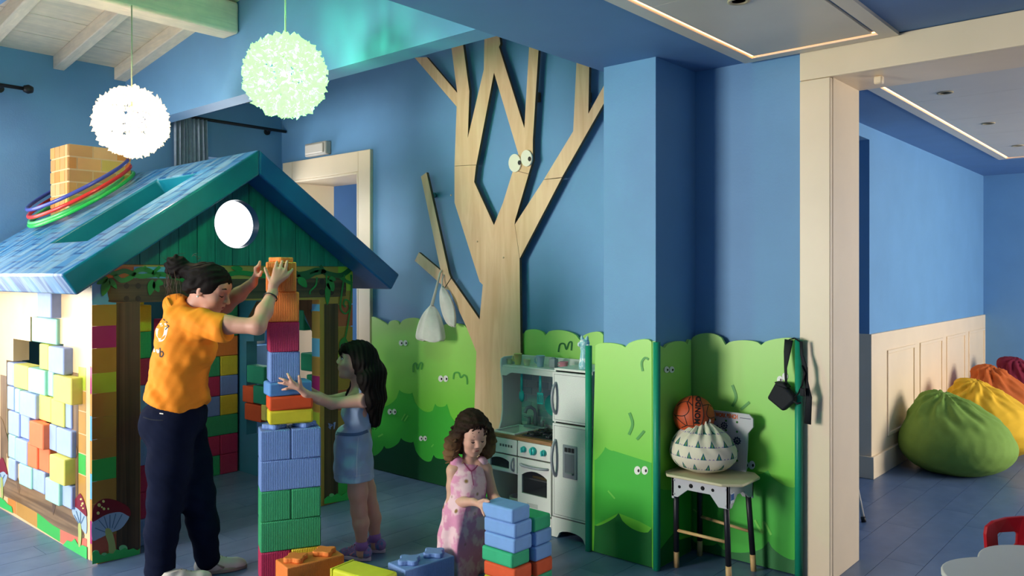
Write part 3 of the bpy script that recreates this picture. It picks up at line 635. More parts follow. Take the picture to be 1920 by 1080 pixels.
# --- hula hoops round the chimney, lying on the slope
for i, (nm, col, R_, lift, dy, dx) in enumerate([('violet blue', '4a55a8', .355, .19, .0, 0), ('red', 'd8332e', .36, .125, -.01, .015), ('green', '2db54a', .37, .05, -.02, .02), ('pale green', '5cc878', .33, .065, -.035, -.02)]):
    o = MB().tube([(R_ * math.cos(a), R_ * math.sin(a), 0) for a in [2 * math.pi * k / 72 for k in range(72)]], .0125, 10, closed=True).build('hula_hoop', M('hoop_' + nm, col, .25, .03, spec=.5))
    o.rotation_euler = (math.atan(RS) * .985, 0, 0); yc = 2.215 + dy; o.location = (-5.85 + dx, yc - lift * .56 * .5, RZ - RS * (RY - yc) + lift * .62)
    props(o, ['violet blue hula hoop uppermost around the brick chimney', 'red hula hoop between the violet and green hoops at chimney', 'bright green hula hoop lowest around the brick chimney', 'pale green inner hula hoop just above the lowest hoop'][i], 'hula hoop', 'hula hoops round the chimney')
# ================================================================= plywood tree on the back wall
m_ply = M('birch_plywood', 'ecc69c', .5, .06, 3, .06, 30, kind='wood', scale=2.6, stretch=(5, 5, .55), col2='cf9f6c', amt=.5)
m_plye = M('plywood_edge', '6b5238', .7, .15, 40)
tree = thing('plywood_tree', 'flat plywood tree with branching limbs and cartoon eyes on blue wall', 'tree cutout', (-3.6, 3.97, 0))
TY = 3.955; TT = .024
def ply(name, pts):
    q = MB(); q.prism(onplane(pts, Y=TY), (0, 1, 0), TT, 0, 1); return rel(tree, q.build(name, [m_ply, m_plye], bevel=.001, seg=1))
ply('trunk', [(918, 423), (852, 380), (853, 312), (893, 311), (889.5, 341), (926, 422)] if False else [(852, 380), (852, 311.6), (892.6, 309.6), (889, 341), (926, 422), (943, 380), (962, 318.6), (991, 326.6), (966, 412), (965, 420), (974, 484), (979, 935), (884, 915), (893, 660), (873, 610), (843, 545), (834, 541), (846, 522), (899, 599), (905, 534), (899, 528)])
ply('branch', [(777, 108), (800, 107), (857, 174), (845, 80), (867, 75), (880, 171), (877, 258), (907, 130), (908, 72), (936, 66), (938, 82), (935.5, 88), (983, 240), (992, 85), (1010, 90), (999, 262), (999, 300), (991, 326), (962, 318), (972, 290), (926, 136), (893, 309), (852, 311), (856, 200)])
ply('branch', [(965, 422), (1019, 338), (1046, 335), (978, 484), (974, 482)] if False else [(965.3, 420.5), (1019.3, 337), (1046, 334.5), (1053.4, 333), (974.5, 484.5)])
ply('branch', [(1019.5, 336.5), (1074.5, 246), (1081, 110), (1105, 113), (1103, 213), (1140, 146), (1140, 180), (1053.5, 332.5)])
ply('branch', [(789, 331), (799.5, 323), (841.5, 512), (845, 521), (833, 540), (829, 535), (777.5, 489), (785, 473), (826, 507)])
eyes = thing('x', 'x', 'x'); bpy.data.objects.remove(eyes)
m_eye = M('eye_white', 'efe6cf', .5, .02); m_pupil = M('eye_pupil', '1a1714', .4, .02)
for (x, y, rx, ry, px_, py_) in [(967, 306, 11.5, 17, 974, 305), (989, 297, 10.5, 15.5, 993, 298)]:
    q = MB(); q.prism(onplane(ellipse(x, y, rx, ry, 28), Y=TY - .001), (0, -1, 0), .012); e = rel(tree, q.build('eye', m_eye, bevel=.001, seg=1))
    q = MB(); q.prism(onplane(ellipse(px_, py_, 3, 4.5, 16), Y=TY - .0135), (0, -1, 0), .0015); rel(e, q.build('pupil', m_pupil))
for (x, y) in [(846, 366), (944, 483), (895, 453)]:
    p = oY(x, y, TY - .001); rel(tree, MB().lathe([(.006, 0), (.006, .003), (0, .004)], 10, Matrix.Translation(p) @ Matrix.Rotation(math.pi / 2, 4, 'X')).build('screw', M('brass_screw', 'c9b48a', .4, metal=.5)))
rel(tree, MB().tube([oY(812, 366, 3.975), oY(814, 366, WY - .004)], .02, 10).build('wall_spacer', M('teal_spacer', '2a6f78', .5)))
for (x, y) in [(850, 300), (1100, 180), (1000, 180), (930, 500), (930, 700)]:
    p = oY({1100: 1091, 1000: 996}.get(x, x + 15), y, TY); rel(tree, MB().box(p.x - .02, p.x + .02, TY + TT, WY - .001, p.z - .03, p.z + .03).build('wall_spacer', m_plye))
# drawstring bags hung on the lower limb
def bag(pts_prof, top, label, d0, dep):
    """limp cloth bag: outline in the frame, given real depth"""
    t = thing('drawstring_bag', label, 'bag', tuple(oY(top[0], top[1] + 100, 3.9)), 0, 'white bags hung on the plywood tree')
    mb = MB(); vs = []; fs = []; n = 28
    for j, (xl, xr, y) in enumerate(pts_prof):
        A = oY(xl, y, d0); B = oY(xr, y, d0); c = (A + B) / 2; rx = (B.x - A.x) / 2
        for i in range(n):
            a = 2 * math.pi * i / n; w_ = 1 + .09 * math.sin(5 * a + j * .35) + .05 * math.sin(9 * a + 1 + j * .6)
            vs.append((c.x + rx * math.cos(a) * (1 + .02 * math.sin(7 * a + j)), c.y + min(dep, rx) * math.sin(a) * w_, c.z + .006 * math.sin(3 * a + j)))
    k = len(pts_prof)
    for j in range(k - 1):
        for i in range(n): fs.append((j * n + i, (j + 1) * n + i, (j + 1) * n + (i + 1) % n, j * n + (i + 1) % n))
    fs.append(tuple(range(n - 1, -1, -1))); fs.append(tuple((k - 1) * n + i for i in range(n)))
    mb.add(vs, fs, 0, True); rel(t, mb.build('sack', M('white_cotton', 'e8e4da', .9, .08, 14, .3, 12, dist=.02), sub=1))
    return t
b1 = bag([(808, 811, 572), (803, 817, 580), (797, 822, 592), (790, 827, 606), (786, 830, 618), (783, 832, 630), (785, 832, 637), (800, 826, 639)], (825, 512), 'white cotton drawstring bag hanging lowest from the plywood limb', 3.86, .075)
rel(b1, MB().tube([oY(809, 575, 3.86), oY(817, 545, 3.9), oY(825, 512, 3.93), oY(829, 506, 3.96)], [.012, .009, .007, .006], 8).build('drawstring', M('white_cord', 'd2cdbf', .9)))
b2 = bag([(828, 831, 537), (826, 838, 548), (825, 846, 560), (826, 852, 575), (830, 854, 590), (837, 854, 603), (844, 854, 610), (849, 853, 612)], (829, 530), 'flat white cotton bag hanging behind the fuller bag', 3.915, .03)
rel(b2, MB().tube([oY(829, 540, 3.915), oY(829, 525, 3.93), oY(832, 515, 3.945)], .006, 8).build('drawstring', M('white_cord', 'd2cdbf', .9)))
# ================================================================= hedge boards
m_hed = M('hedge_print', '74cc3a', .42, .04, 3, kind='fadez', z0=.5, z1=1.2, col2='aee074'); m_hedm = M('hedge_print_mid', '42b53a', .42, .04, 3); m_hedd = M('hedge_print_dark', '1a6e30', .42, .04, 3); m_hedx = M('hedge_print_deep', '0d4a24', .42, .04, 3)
m_hedl = M('hedge_print_light', '9ad070', .42, .04, 3); m_hede = M('hedge_board_edge', '1f8a62', .5); m_str = M('hedge_stroke', '4f9f45', .42, .03); m_strl = M('hedge_stroke_light', '76cf52', .42, .03)
m_hedback = M('hedge_print_back', '3fa02c', .42, .04, 3)
def hedge(name, Y=None, X=None, pts=None, mat=m_hed, label='', cat='hedge board', t=.018):
    q = MB(); n = (0, 1, 0) if Y is not None else (-1, 0, 0)
    q.prism(onplane(pts, X, Y), n, t); o = q.build(name, mat, bevel=.002, seg=1); props(o, label, cat, 'green hedge boards along the walls'); return o
def scal(pts):
    """scalloped edge: arcs bulging up between cusp points (x, y, rise)"""
    out = []
    for (a, b) in zip(pts, pts[1:]):
        n = 9; h = a[2]
        for i in range(n):
            u = i / n; x = a[0] + (b[0] - a[0]) * u; y = a[1] + (b[1] - a[1]) * u - h * math.sqrt(max(0, 1 - (2 * u - 1) ** 2)) ** 1.0
            out.append((x, y))
    out.append(pts[-1][:2]); return out
HYB = 3.992
def base_pts(x0, x1, Y, z=.004): return [(x1, proj(oY(x1, 800, Y).x, Y, z)[1]), (x0, proj(oY(x0, 800, Y).x, Y, z)[1])]
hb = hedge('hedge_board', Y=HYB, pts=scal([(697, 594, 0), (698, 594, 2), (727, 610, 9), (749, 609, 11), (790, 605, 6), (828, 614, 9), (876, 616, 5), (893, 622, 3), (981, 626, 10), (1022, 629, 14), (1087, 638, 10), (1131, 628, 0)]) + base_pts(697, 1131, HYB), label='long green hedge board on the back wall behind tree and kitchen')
def hp(parent, nm, pts, mat, Y=None, X=None, sm=0, o=0): return flatpiece(nm, pts, mat, parent, X=None if X is None else X + .0004 + o, Y=None if Y is None else Y - .0004 - o, t=.0006, sm=sm)
def eyepair(parent, x, y, s, Y=None, X=None, look=.35, tilt=0, gap=2.1):
    for k in (-1, 1):
        cx = x + k * s * gap / 2; cy = y + k * tilt
        e = hp(parent, 'printed_eye', ellipse(cx, cy, s * 1.0, s * 1.35, 16), M('print_eye_white', 'f2efe8', .4, .01), Y, X, 0, .0024)
        e2 = hp(parent, 'printed_pupil', ellipse(cx + s * look, cy + s * .1, s * .33, s * .5, 12), m_pupil, Y, X, 0, .0034)
lowL = scal([(697, 748, 0), (698, 748, -22), (749, 731, -4), (773, 736, -24), (816, 757, -6), (838, 757, -30), (900, 790, -20), (990, 800, 0)]) + base_pts(697, 990, HYB)
lowL = [(p[0], min(p[1], 1000)) for p in lowL]
hp(hb, 'printed_bush', lowL, m_hedm, Y=HYB); 
hp(hb, 'printed_bush', scal([(697, 853, 0), (699, 853, -6), (720, 836, -10), (752, 821, -4), (775, 828, -22), (813, 853, -8), (845, 852, -16), (900, 890, 0)]) + base_pts(697, 900, HYB), m_hedx, Y=HYB, o=.0008)
hp(hb, 'printed_bush', scal([(982, 700, 0), (983, 628, 0), (1022, 629, 12), (1087, 638, 8), (1130, 629, 0)]) + [(1130, 760), (982, 760)], m_hedback, Y=HYB, o=.0) if False else None
for args in [(756, 643, 4), (831, 710, 4.5), (735, 772, 4), (793, 822, 3.6)]: eyepair(hb, *args, Y=HYB)
for st, wd, m in [([(775, 698), (775, 685), (780, 681), (783, 692), (788, 681), (792, 682), (790, 693)], 3, m_str), ([(850, 711), (852, 700), (860, 699), (864, 708), (870, 703), (875, 708), (876, 721)], 3, m_str), ([(753, 788), (760, 776)], 2.5, m_strl), ([(758, 790), (765, 779)], 2.5, m_strl), ([(709, 819), (718, 814)], 3, m_strl), ([(809, 838), (813, 833)], 2.2, m_strl), ([(1047, 660), (1050, 646), (1058, 645), (1062, 655), (1067, 643), (1072, 642), (1071, 657)], 3, m_hedd), ([(713, 705), (718, 720), (722, 724)], 4, m_str)]:
    hp(hb, 'printed_stroke', stroke(st, wd), m, Y=HYB, o=.0018)
# pillar front board
PYB = 3.592
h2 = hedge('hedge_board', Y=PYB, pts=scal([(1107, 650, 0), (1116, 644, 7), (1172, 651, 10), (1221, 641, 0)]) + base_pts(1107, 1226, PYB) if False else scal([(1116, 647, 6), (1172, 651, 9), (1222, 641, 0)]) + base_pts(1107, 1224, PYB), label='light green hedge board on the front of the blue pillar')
hp(h2, 'printed_bush', scal([(1115, 862, -4), (1135, 838, -2), (1150, 845, 0), (1222, 868, 0)]) + [(1222, 990), (1200, 978), (1160, 962), (1115, 985)], m_hedm, Y=PYB)
hp(h2, 'printed_bush', scal([(1115, 985, -6), (1160, 962, -18), (1222, 990, 0)]) + base_pts(1113, 1222, PYB), m_hedd, Y=PYB, o=.0008)
eyepair(h2, 1202, 882, 6, Y=PYB, gap=2.3)
for st, wd in [([(1180, 774), (1186, 795), (1179, 815)], 5), ([(1194, 824), (1208, 808)], 5), ([(1205, 696), (1203, 680), (1209, 671), (1216, 674)], 4)]: hp(h2, 'printed_stroke', stroke(st, wd), m_str, Y=PYB, o=.0018)
hp(h2, 'printed_stroke', stroke([(1140, 920), (1153, 935)], 3), m_strl, Y=PYB, o=.0018)
# pillar side board
PXB = -2.155
h3 = hedge('hedge_board', X=PXB, pts=scal([(1229, 640, 0), (1230, 640, -2), (1247, 652, 9), (1290, 646, 6), (1296, 640, 0)]) + [(1296, proj(PXB, oX(1296, 900, PXB).y, .004)[1]), (1229, proj(PXB, oX(1229, 900, PXB).y, .004)[1])], label='shaded green hedge board on the side of the pillar')
hp(h3, 'printed_bush', scal([(1230, 905, -20), (1296, 890, 0)]) + [(1296, 1000), (1262, 1010), (1230, 1040)], m_hedm, X=PXB)
hp(h3, 'printed_bush', [(1230, 1040), (1262, 1000), (1275, 1012), (1296, 1006), (1296, proj(PXB, oX(1296, 900, PXB).y, .006)[1]), (1230, proj(PXB, oX(1230, 900, PXB).y, .006)[1])], m_hedd, X=PXB, o=.0008)
eyepair(h3, 1255, 693, 4.6, X=PXB)
# right wall board
RYB = 3.985
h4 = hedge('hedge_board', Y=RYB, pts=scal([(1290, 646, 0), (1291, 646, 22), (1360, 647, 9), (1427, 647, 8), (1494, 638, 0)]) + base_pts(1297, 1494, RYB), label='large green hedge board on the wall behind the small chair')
hp(h4, 'printed_bush', scal([(1297, 880, -20), (1340, 880, -10), (1440, 882, -12), (1494, 910, 0)]) + base_pts(1297, 1494, RYB), m_hedm, Y=RYB)
hp(h4, 'printed_bush', scal([(1297, 1010, -8), (1345, 1018, -20), (1441, 1015, -12), (1494, 1046, 0)]) + base_pts(1297, 1494, RYB), m_hedd, Y=RYB, o=.0008)
eyepair(h4, 1404, 872, 6, Y=RYB, gap=1.9); eyepair(h4, 1467, 709, 5.4, Y=RYB, tilt=-3, gap=1.8)
for st, wd, m in [([(1373, 722), (1380, 745), (1373, 762)], 5, m_str), ([(1389, 768), (1405, 754)], 5, m_str), ([(1235, 960), (1238, 985), (1250, 975), (1258, 955)], 3, m_strl), ([(1415, 975), (1430, 1000), (1432, 978), (1446, 1003)], 4, m_strl), ([(1300, 955), (1310, 962)], 3, m_strl)]: hp(h4, 'printed_stroke', stroke(st, wd), m, Y=RYB, o=.0018)
# rounded green edge guards
def guard(x, y, z1, label, r=.019):
    props(MB().tube([(x, y, .002), (x, y, z1)], r, 14).build('edge_guard', M('green_foam_guard', '149070', .45, .05, 8)), label, 'edge guard', 'green corner guards on the hedge boards')
guard(-2.152, 3.582, oX(1224, 641, -2.17).z, 'dark green edge guard down the corner of the pillar')
guard(-2.585, 3.587, oY(1108, 648, 3.6).z, 'dark green edge guard beside the toy refrigerator')
guard(oY(1497, 800, 3.96).x, 3.965, oY(1497, 637, 3.96).z, 'dark green edge guard beside the cream door post')
# ================================================================= toy kitchen
KF, KB = 3.65, 3.966          # front and back planes
KL, KM, KR = -3.40, -2.885, -2.612
kw_ = M('kitchen_white', 'd5d5d0', .45, .03, 5); kw2 = M('kitchen_grooved_white', 'cfcfcb', .45, .03, 5, .5, kind='ridge', scale=11, dist=.001)
k_line = M('kitchen_groove', '55585c', .6); k_grey = M('kitchen_grey_handle', '8f929a', .35, .04); k_dark = M('kitchen_dark', '1c1e22', .35); k_wood = M('kitchen_wood_top', '9a6f45', .5, .1, 6, kind='wood', scale=3, stretch=(2, 12, 12), col2='6f4b2a', amt=.6)
k_teal = M('teal_plastic', '2fb3b0', .35, .04); k_tile = [M('backsplash_tile_%d' % i, c, .35, .05, 20) for i, c in enumerate(['a9bcbb', '9db3b4', 'b5c3bf', '93a9ae'])]
k_pane = M('smoked_pane', '2b2d33', .12, .02, alpha=.45)
kit = thing('toy_kitchen', 'white wooden toy kitchen with teal knobs, sink, oven and refrigerator', 'toy kitchen', (-3.0, 3.8, 0))
def kb(name, x0, x1, y0, y1, z0, z1, m, par=None, bev=.003): return rel(par or kit, MB().box(x0, x1, y0, y1, z0, z1).build(name, m, bevel=bev))
# refrigerator carcass with open-arched plinth
q = MB(); q.box(KM, KM + .012, KF + .012, KB, .012, .965); q.box(KR - .012, KR, KF + .012, KB, .012, .965); q.box(KM, KR, KF + .012, KB, .965, .978); q.box(KM + .012, KR - .012, KB - .01, KB, .05, .965); q.box(KM + .012, KR - .012, KF + .02, KB, .08, .092)
rel(kit, q.build('refrigerator_body', kw_, bevel=.002))
def arch(x0, x1, y, z1, t):
    n = 14; c = (x0 + x1) / 2; w_ = (x1 - x0) / 2 - .05; pts = [(x0, y, .004), (x0 + .04, y, .004), (x0 + .05, y, .022)]
    for i in range(1, n): a = math.pi - math.pi * i / n; pts.append((c + w_ * math.cos(a), y, .022 + .03 * math.sin(a)))
    pts += [(x1 - .05, y, .022), (x1 - .04, y, .004), (x1, y, .004), (x1, y, z1), (x0, y, z1)]; return MB().prism(pts, (0, 1, 0), t)
rel(kit, arch(KM - .004, KR, KF - .006, .118, .016).build('plinth', kw_)); rel(kit, arch(KL + .01, KM - .008, KF - .004, .1, .014).build('plinth', kw_))
def door(x0, x1, z0, z1, m=kw2, nm='door', gro=True):
    d_ = kb(nm, x0, x1, KF - .012, KF + .01, z0, z1, m)
    if gro:
        f = MB(); e = .012; g = .002
        for (a, b, c, d2) in ((x0 + e, x1 - e, z0 + e, z0 + e + g), (x0 + e, x1 - e, z1 - e - g, z1 - e), (x0 + e, x0 + e + g, z0 + e, z1 - e), (x1 - e - g, x1 - e, z0 + e, z1 - e)): f.box(a, b, KF - .0126, KF - .0115, c, d2)
        rel(d_, f.build('inlay_line', k_line))
    return d_
def bow(par, p0, p1, out, r=.009):
    P = []
    for i in range(13):
        u = i / 12; P.append(Vector(p0).lerp(Vector(p1), u) + Vector((0, -out * math.sin(math.pi * u) ** .6, 0)))
    P = [Vector(p0) + Vector((0, .012, 0))] + P + [Vector(p1) + Vector((0, .012, 0))]
    rel(par, MB().tube(P, r, 10).build('handle', k_grey))
d1 = door(KM + .006, KR - .004, .672, .958); bow(d1, (KM + .032, KF - .014, .895), (KM + .032, KF - .014, .72), .035)
d2 = door(KM + .006, KR - .004, .125, .662); bow(d2, (KM + .03, KF - .014, .565), (KM + .03, KF - .014, .36), .035)
# ice dispenser
xd = KM + .085; kd = kb('ice_dispenser', xd, xd + .1, KF - .02, KF - .011, .36, .55, k_grey, d2, .008)
rel(d2, MB().box(xd + .016, xd + .084, KF - .0215, KF - .0195, .385, .50).build('dispenser_recess', M('dispenser_shadow_grey', '6c707a', .4), bevel=.004)) ; rel(d2, MB().box(xd + .022, xd + .078, KF - .034, KF - .021, .385, .395).build('dispenser_tray', k_grey))
for i in range(3): rel(d2, MB().box(xd + .016 + i * .024, xd + .036 + i * .024, KF - .023, KF - .0195, .51, .535).build('dispenser_button', k_dark, bevel=.003))
# counter unit
q = MB(); q.box(KL, KL + .012, KF + .012, KB, .012, .525); q.box(-3.155, -3.143, KF + .012, KB, .06, .525); q.box(KL + .012, KM, KB - .01, KB, .05, .525); q.box(KL + .012, KM, KF + .012, KB, .08, .092); q.box(KL + .012, -3.155, KF + .012, KB, .31, .32); q.box(KM - .012, KM - .001, KF + .012, KB, .012, .525); q.box(-3.143, KM - .012, KF + .05, KB, .285, .293)
rel(kit, q.build('counter_body', kw_)); 
ct = MB(); ct.box(KL - .006, KM - .001, KF - .012, KF + .02, .525, .545); ct.box(KL - .006, KM - .001, KB - .055, KB, .525, .545); ct.box(KL - .006, KL + .03, KF + .02, KB - .055, .525, .545); ct.box(-3.2, KM - .001, KF + .02, KB - .055, .525, .545); rel(kit, ct.build('worktop', k_wood))
# sink
sk = MB(); x0, x1, y0, y1 = KL + .02, -3.19, KF + .012, KB - .045
sk.box(x0, x1, y0, y0 + .014, .545, .553); sk.box(x0, x1, y1 - .014, y1, .545, .553); sk.box(x0, x0 + .014, y0 + .014, y1 - .014, .545, .553); sk.box(x1 - .014, x1, y0 + .014, y1 - .014, .545, .553)
sk.box(x0 + .012, x1 - .012, y0 + .012, y1 - .012, .478, .482); sk.box(x0 + .01, x0 + .014, y0 + .012, y1 - .012, .48, .547); sk.box(x1 - .014, x1 - .01, y0 + .012, y1 - .012, .48, .547); sk.box(x0 + .012, x1 - .012, y0 + .01, y0 + .014, .48, .547); sk.box(x0 + .012, x1 - .012, y1 - .014, y1 - .01, .48, .547)
rel(kit, sk.build('sink', M('sink_white', 'e6e6e2', .3, .02)))
fx, fy = -3.235, KB - .05
tap = rel(kit, MB().box(fx - .085, fx + .085, fy - .022, fy + .025, .545, .563).build('tap', k_grey, bevel=.006))
rel(tap, MB().tube([(fx, fy, .56), (fx, fy, .64), (fx - .004, fy - .008, .665), (fx - .022, fy - .02, .68), (fx - .045, fy - .03, .675), (fx - .055, fy - .035, .655), (fx - .056, fy - .036, .64)], .011, 12).build('spout', k_grey))
for s_ in (-1, 1):
    rel(tap, MB().lathe([(.014, .56), (.012, .58), (.015, .59), (.011, .61), (0, .612)], 14, Matrix.Translation((fx + s_ * .055, fy, 0))).tube([(fx + s_ * .055, fy, .602), (fx + s_ * .085, fy - .012, .608)], .006, 8).build('tap_handle', k_grey))
# hob
hb_ = rel(kit, MB().box(-3.15, KM - .02, KF + .03, KB - .075, .545, .551).build('hob', k_dark, bevel=.002))
for cx_ in (-3.085, -2.965):
    for cy_ in (KF + .085, KB - .13):
        q = MB(); q.lathe([(.034, .551), (.034, .557), (.02, .559), (.0, .559)], 18, Matrix.Translation((cx_, cy_, 0)))
        for k in range(4):
            a = k * math.pi / 2 + .4; q.tube([(cx_ + .05 * math.cos(a), cy_ + .05 * math.sin(a), .551), (cx_ + .046 * math.cos(a), cy_ + .046 * math.sin(a), .567), (cx_ + .012 * math.cos(a), cy_ + .012 * math.sin(a), .568)], .005, 6)
        rel(hb_, q.build('burner_grate', k_dark))
# control panel, microwave and oven doors
kb('control_panel', -3.145, KM - .006, KF - .012, KF + .01, .43, .522, kw_); kb('vent_panel', KL + .004, -3.152, KF - .012, KF + .01, .43, .522, kw_)
for (x, r) in ((-3.095, .019), (-3.022, .025), (-2.942, .019)):
    q = MB(); q.lathe([(r, 0), (r, .008), (r * .82, .018), (r * .75, .02), (0, .021)], 16, Matrix.Translation((x, KF - .012, .478)) @ Matrix.Rotation(math.pi / 2, 4, 'X')); q.box(x - .004, x + .004, KF - .04, KF - .03, .478 - r * .8, .478 + r * .8); rel(kit, q.build('knob', k_teal))
for i in range(5): rel(kit, MB().box(-3.29 + i * .022, -3.276 + i * .022, KF - .0132, KF - .0115, .472, .487).build('vent_slot', k_line))
def glazed(x0, x1, z0, z1, wx0, wx1, wz0, wz1, rise):
    n = 10; arcp = [(wx0 + (wx1 - wx0) * i / n, wz1 + rise * math.sin(math.pi * i / n) ** .8) for i in range(n + 1)]
    hole = [(wx0, wz0)] + [(wx1, wz0)] + arcp[::-1]
    d_ = wall_with_hole('door', KF, (0, 1, 0), [(x0, KF - .012, z0), (x1, KF - .012, z0), (x1, KF - .012, z1), (x0, KF - .012, z1)], [(a, KF - .012, b) for a, b in hole], kw_, kit, .02)
    rel(d_, MB().prism([(a, KF - .001, b) for a, b in hole], (0, 1, 0), .002).build('pane', k_pane)); return d_
dm = glazed(KL + .004, -3.152, .322, .422, KL + .03, -3.215, .34, .385, .018); bow(dm, (-3.178, KF - .014, .41), (-3.178, KF - .014, .335), .022, .006)
do = glazed(-3.145, KM - .006, .112, .422, -3.112, -2.92, .215, .325, .03); bow(do, (-3.12, KF - .014, .385), (-2.912, KF - .014, .385), .03, .008)
rel(do, MB().box(-3.07, -2.99, KF - .0135, KF - .0115, .14, .165).build('name_plate', M('plate_grey', 'b4b4b0', .4), bevel=.004)); kb('oven_floor', -3.13, KM - .014, KF + .03, KB - .02, .2, .204, kw_)
# hutch: side panel, back, tiles, shelf with valance
HYF = 3.765
prof = [(HYF, .99), (HYF - .005, .96), (HYF, .90), (HYF + .012, .86), (HYF + .012, .66), (HYF + .002, .6), (HYF - .02, .545), (KB, .545), (KB, 1.0), (HYF + .03, 1.0)]
rel(kit, MB().prism([(KL, a, b) for a, b in prof], (1, 0, 0), .012).build('hutch_side', kw_, bevel=.002)); kb('hutch_back', KL + .012, KM, KB - .008, KB, .545, 1.0, kw_)
rel(kit, MB().box(KL + .012, KM - .001, HYF + .004, KB - .008, .938, .95).build('shelf', kw_, bevel=.002))
n = 12; vl = [(KL + .012, HYF, .938), (KL + .012, HYF, .885), (KL + .05, HYF, .885)] + [(KL + .05 + .05 * i / 6, HYF, .885 + .022 * math.sin(math.pi / 2 * i / 6)) for i in range(1, 7)] + [(KM - .001, HYF, .907), (KM - .001, HYF, .938)]
rel(kit, MB().prism(vl, (0, 1, 0), .012).build('valance', kw_))
for r in range(7):
    z = .57 + r * .045; x = KL + .014 - (.045 if r % 2 else 0)
    while x < KM - .01:
        a, b = max(x, KL + .014), min(x + .086, KM - .003)
        if b - a > .01: rel(kit, MB().box(a, b, KB - .0105, KB - .008, z, z + .042).build('backsplash_tile', k_tile[(r * 3 + int(x * 53)) % 4]))
        x += .09
# things hanging and standing in the kitchen
def k_item(name, mb, mat, label, cat, bevel=0, sub=0, group=None): return props(mb.build(name, mat, bevel=bevel, sub=sub), label, cat, group)
yh = HYF + .035
def hook_ut(x, kind, label):
    t = thing('toy_' + kind, label, kind, (x, yh, .7), 0, 'teal utensils hung in the toy kitchen')
    rel(t, MB().tube([(x, yh, .9), (x, yh, .80)], [.009, .011], 10, flat=.5).build('grip', k_teal))
    if kind == 'spoon': rel(t, MB().lathe([(0, -.012), (.012, -.009), (.019, 0), (.0175, .002), (.01, -.005), (0, -.007)], 16, Matrix.Translation((x, yh, .762)) @ Matrix.Diagonal((1.2, .6, 2.0, 1)) @ Matrix.Rotation(-math.pi / 2, 4, 'X')).tube([(x, yh, .81), (x, yh, .785)], .006, 8).build('bowl', k_teal))
    else:
        q = MB(); 
        for i in range(5): q.box(x - .024 + i * .0105, x - .024 + i * .0105 + .006, yh - .003, yh + .003, .733, .785)
        q.box(x - .024, x + .024, yh - .003, yh + .003, .783, .797); q.box(x - .024, x + .024, yh - .003, yh + .003, .726, .735); rel(t, q.build('blade', k_teal, bevel=.002))
hook_ut(oY(978, 720, yh).x, 'spoon', 'teal toy spoon hanging at left under the kitchen shelf'); hook_ut(oY(1013, 720, yh).x, 'spatula', 'teal slotted toy spatula hanging beside the toy spoon')
px = oY(1036, 760, KB - .03); k_item('toy_pan', MB().lathe([(0, 0), (.06, 0), (.068, .012), (.066, .014), (.058, .004), (0, .003)], 28, Matrix.Translation((px.x, KB - .012, px.z)) @ Matrix.Rotation(math.pi / 2, 4, 'X')).tube([(px.x, KB - .02, px.z + .066), (px.x, KB - .02, px.z + .13)], [.008, .01], 10), k_teal, 'round teal toy pan half hidden behind the refrigerator', 'pan')
SH = .9505
def cup(px_, w_, h, col, label, ring=False, y=None, zb=SH, handle=0):
    y = y or HYF + .07; p = oY(px_, 680, y); r = w_ / 2
    t = MB(); t.lathe([(r * .62, 0), (r * .7, .004), (r * .95, h), (r, h), (r * 1.0, h + .002), (r * .88, h + .002), (r * .62, .008), (0, .008)], 22)
    if handle: t.tube([(handle * r * .85, 0, h * .85), (handle * r * 1.5, 0, h * .75), (handle * r * 1.5, 0, h * .4), (handle * r * .75, 0, h * .25)], .004, 8)
    o = t.build('toy_cup', M('cup_' + col, col, .4, .03)); o.location = (p.x, y, zb); return props(o, label, 'cup', 'toy cups on the kitchen shelf')
cup(955, .052, .032, 'd9d6b0', 'small pale bowl at the left end of the kitchen shelf'); cup(971, .056, .068, 'd8cd80', 'tall yellow toy mug on the kitchen shelf', handle=-1)
cup(988, .05, .038, 'dcd9ae', 'small cream toy cup right of the yellow mug'); cup(1013, .058, .068, '9dbecb', 'light blue toy mug in the middle of the shelf', handle=-1)
p = oY(1038, 680, HYF + .09); k_item('toy_box', MB().box(p.x - .022, p.x + .022, HYF + .07, HYF + .11, SH, SH + .055).box(p.x - .012, p.x + .012, HYF + .08, HYF + .1, SH + .055, SH + .062), M('grey_box', '8f979b', .5), 'small grey box standing between blue and pink mugs', 'box', .004)
cup(1057, .058, .042, 'd58d9a', 'pink toy cup behind the refrigerator top', y=HYF + .08, handle=-1)
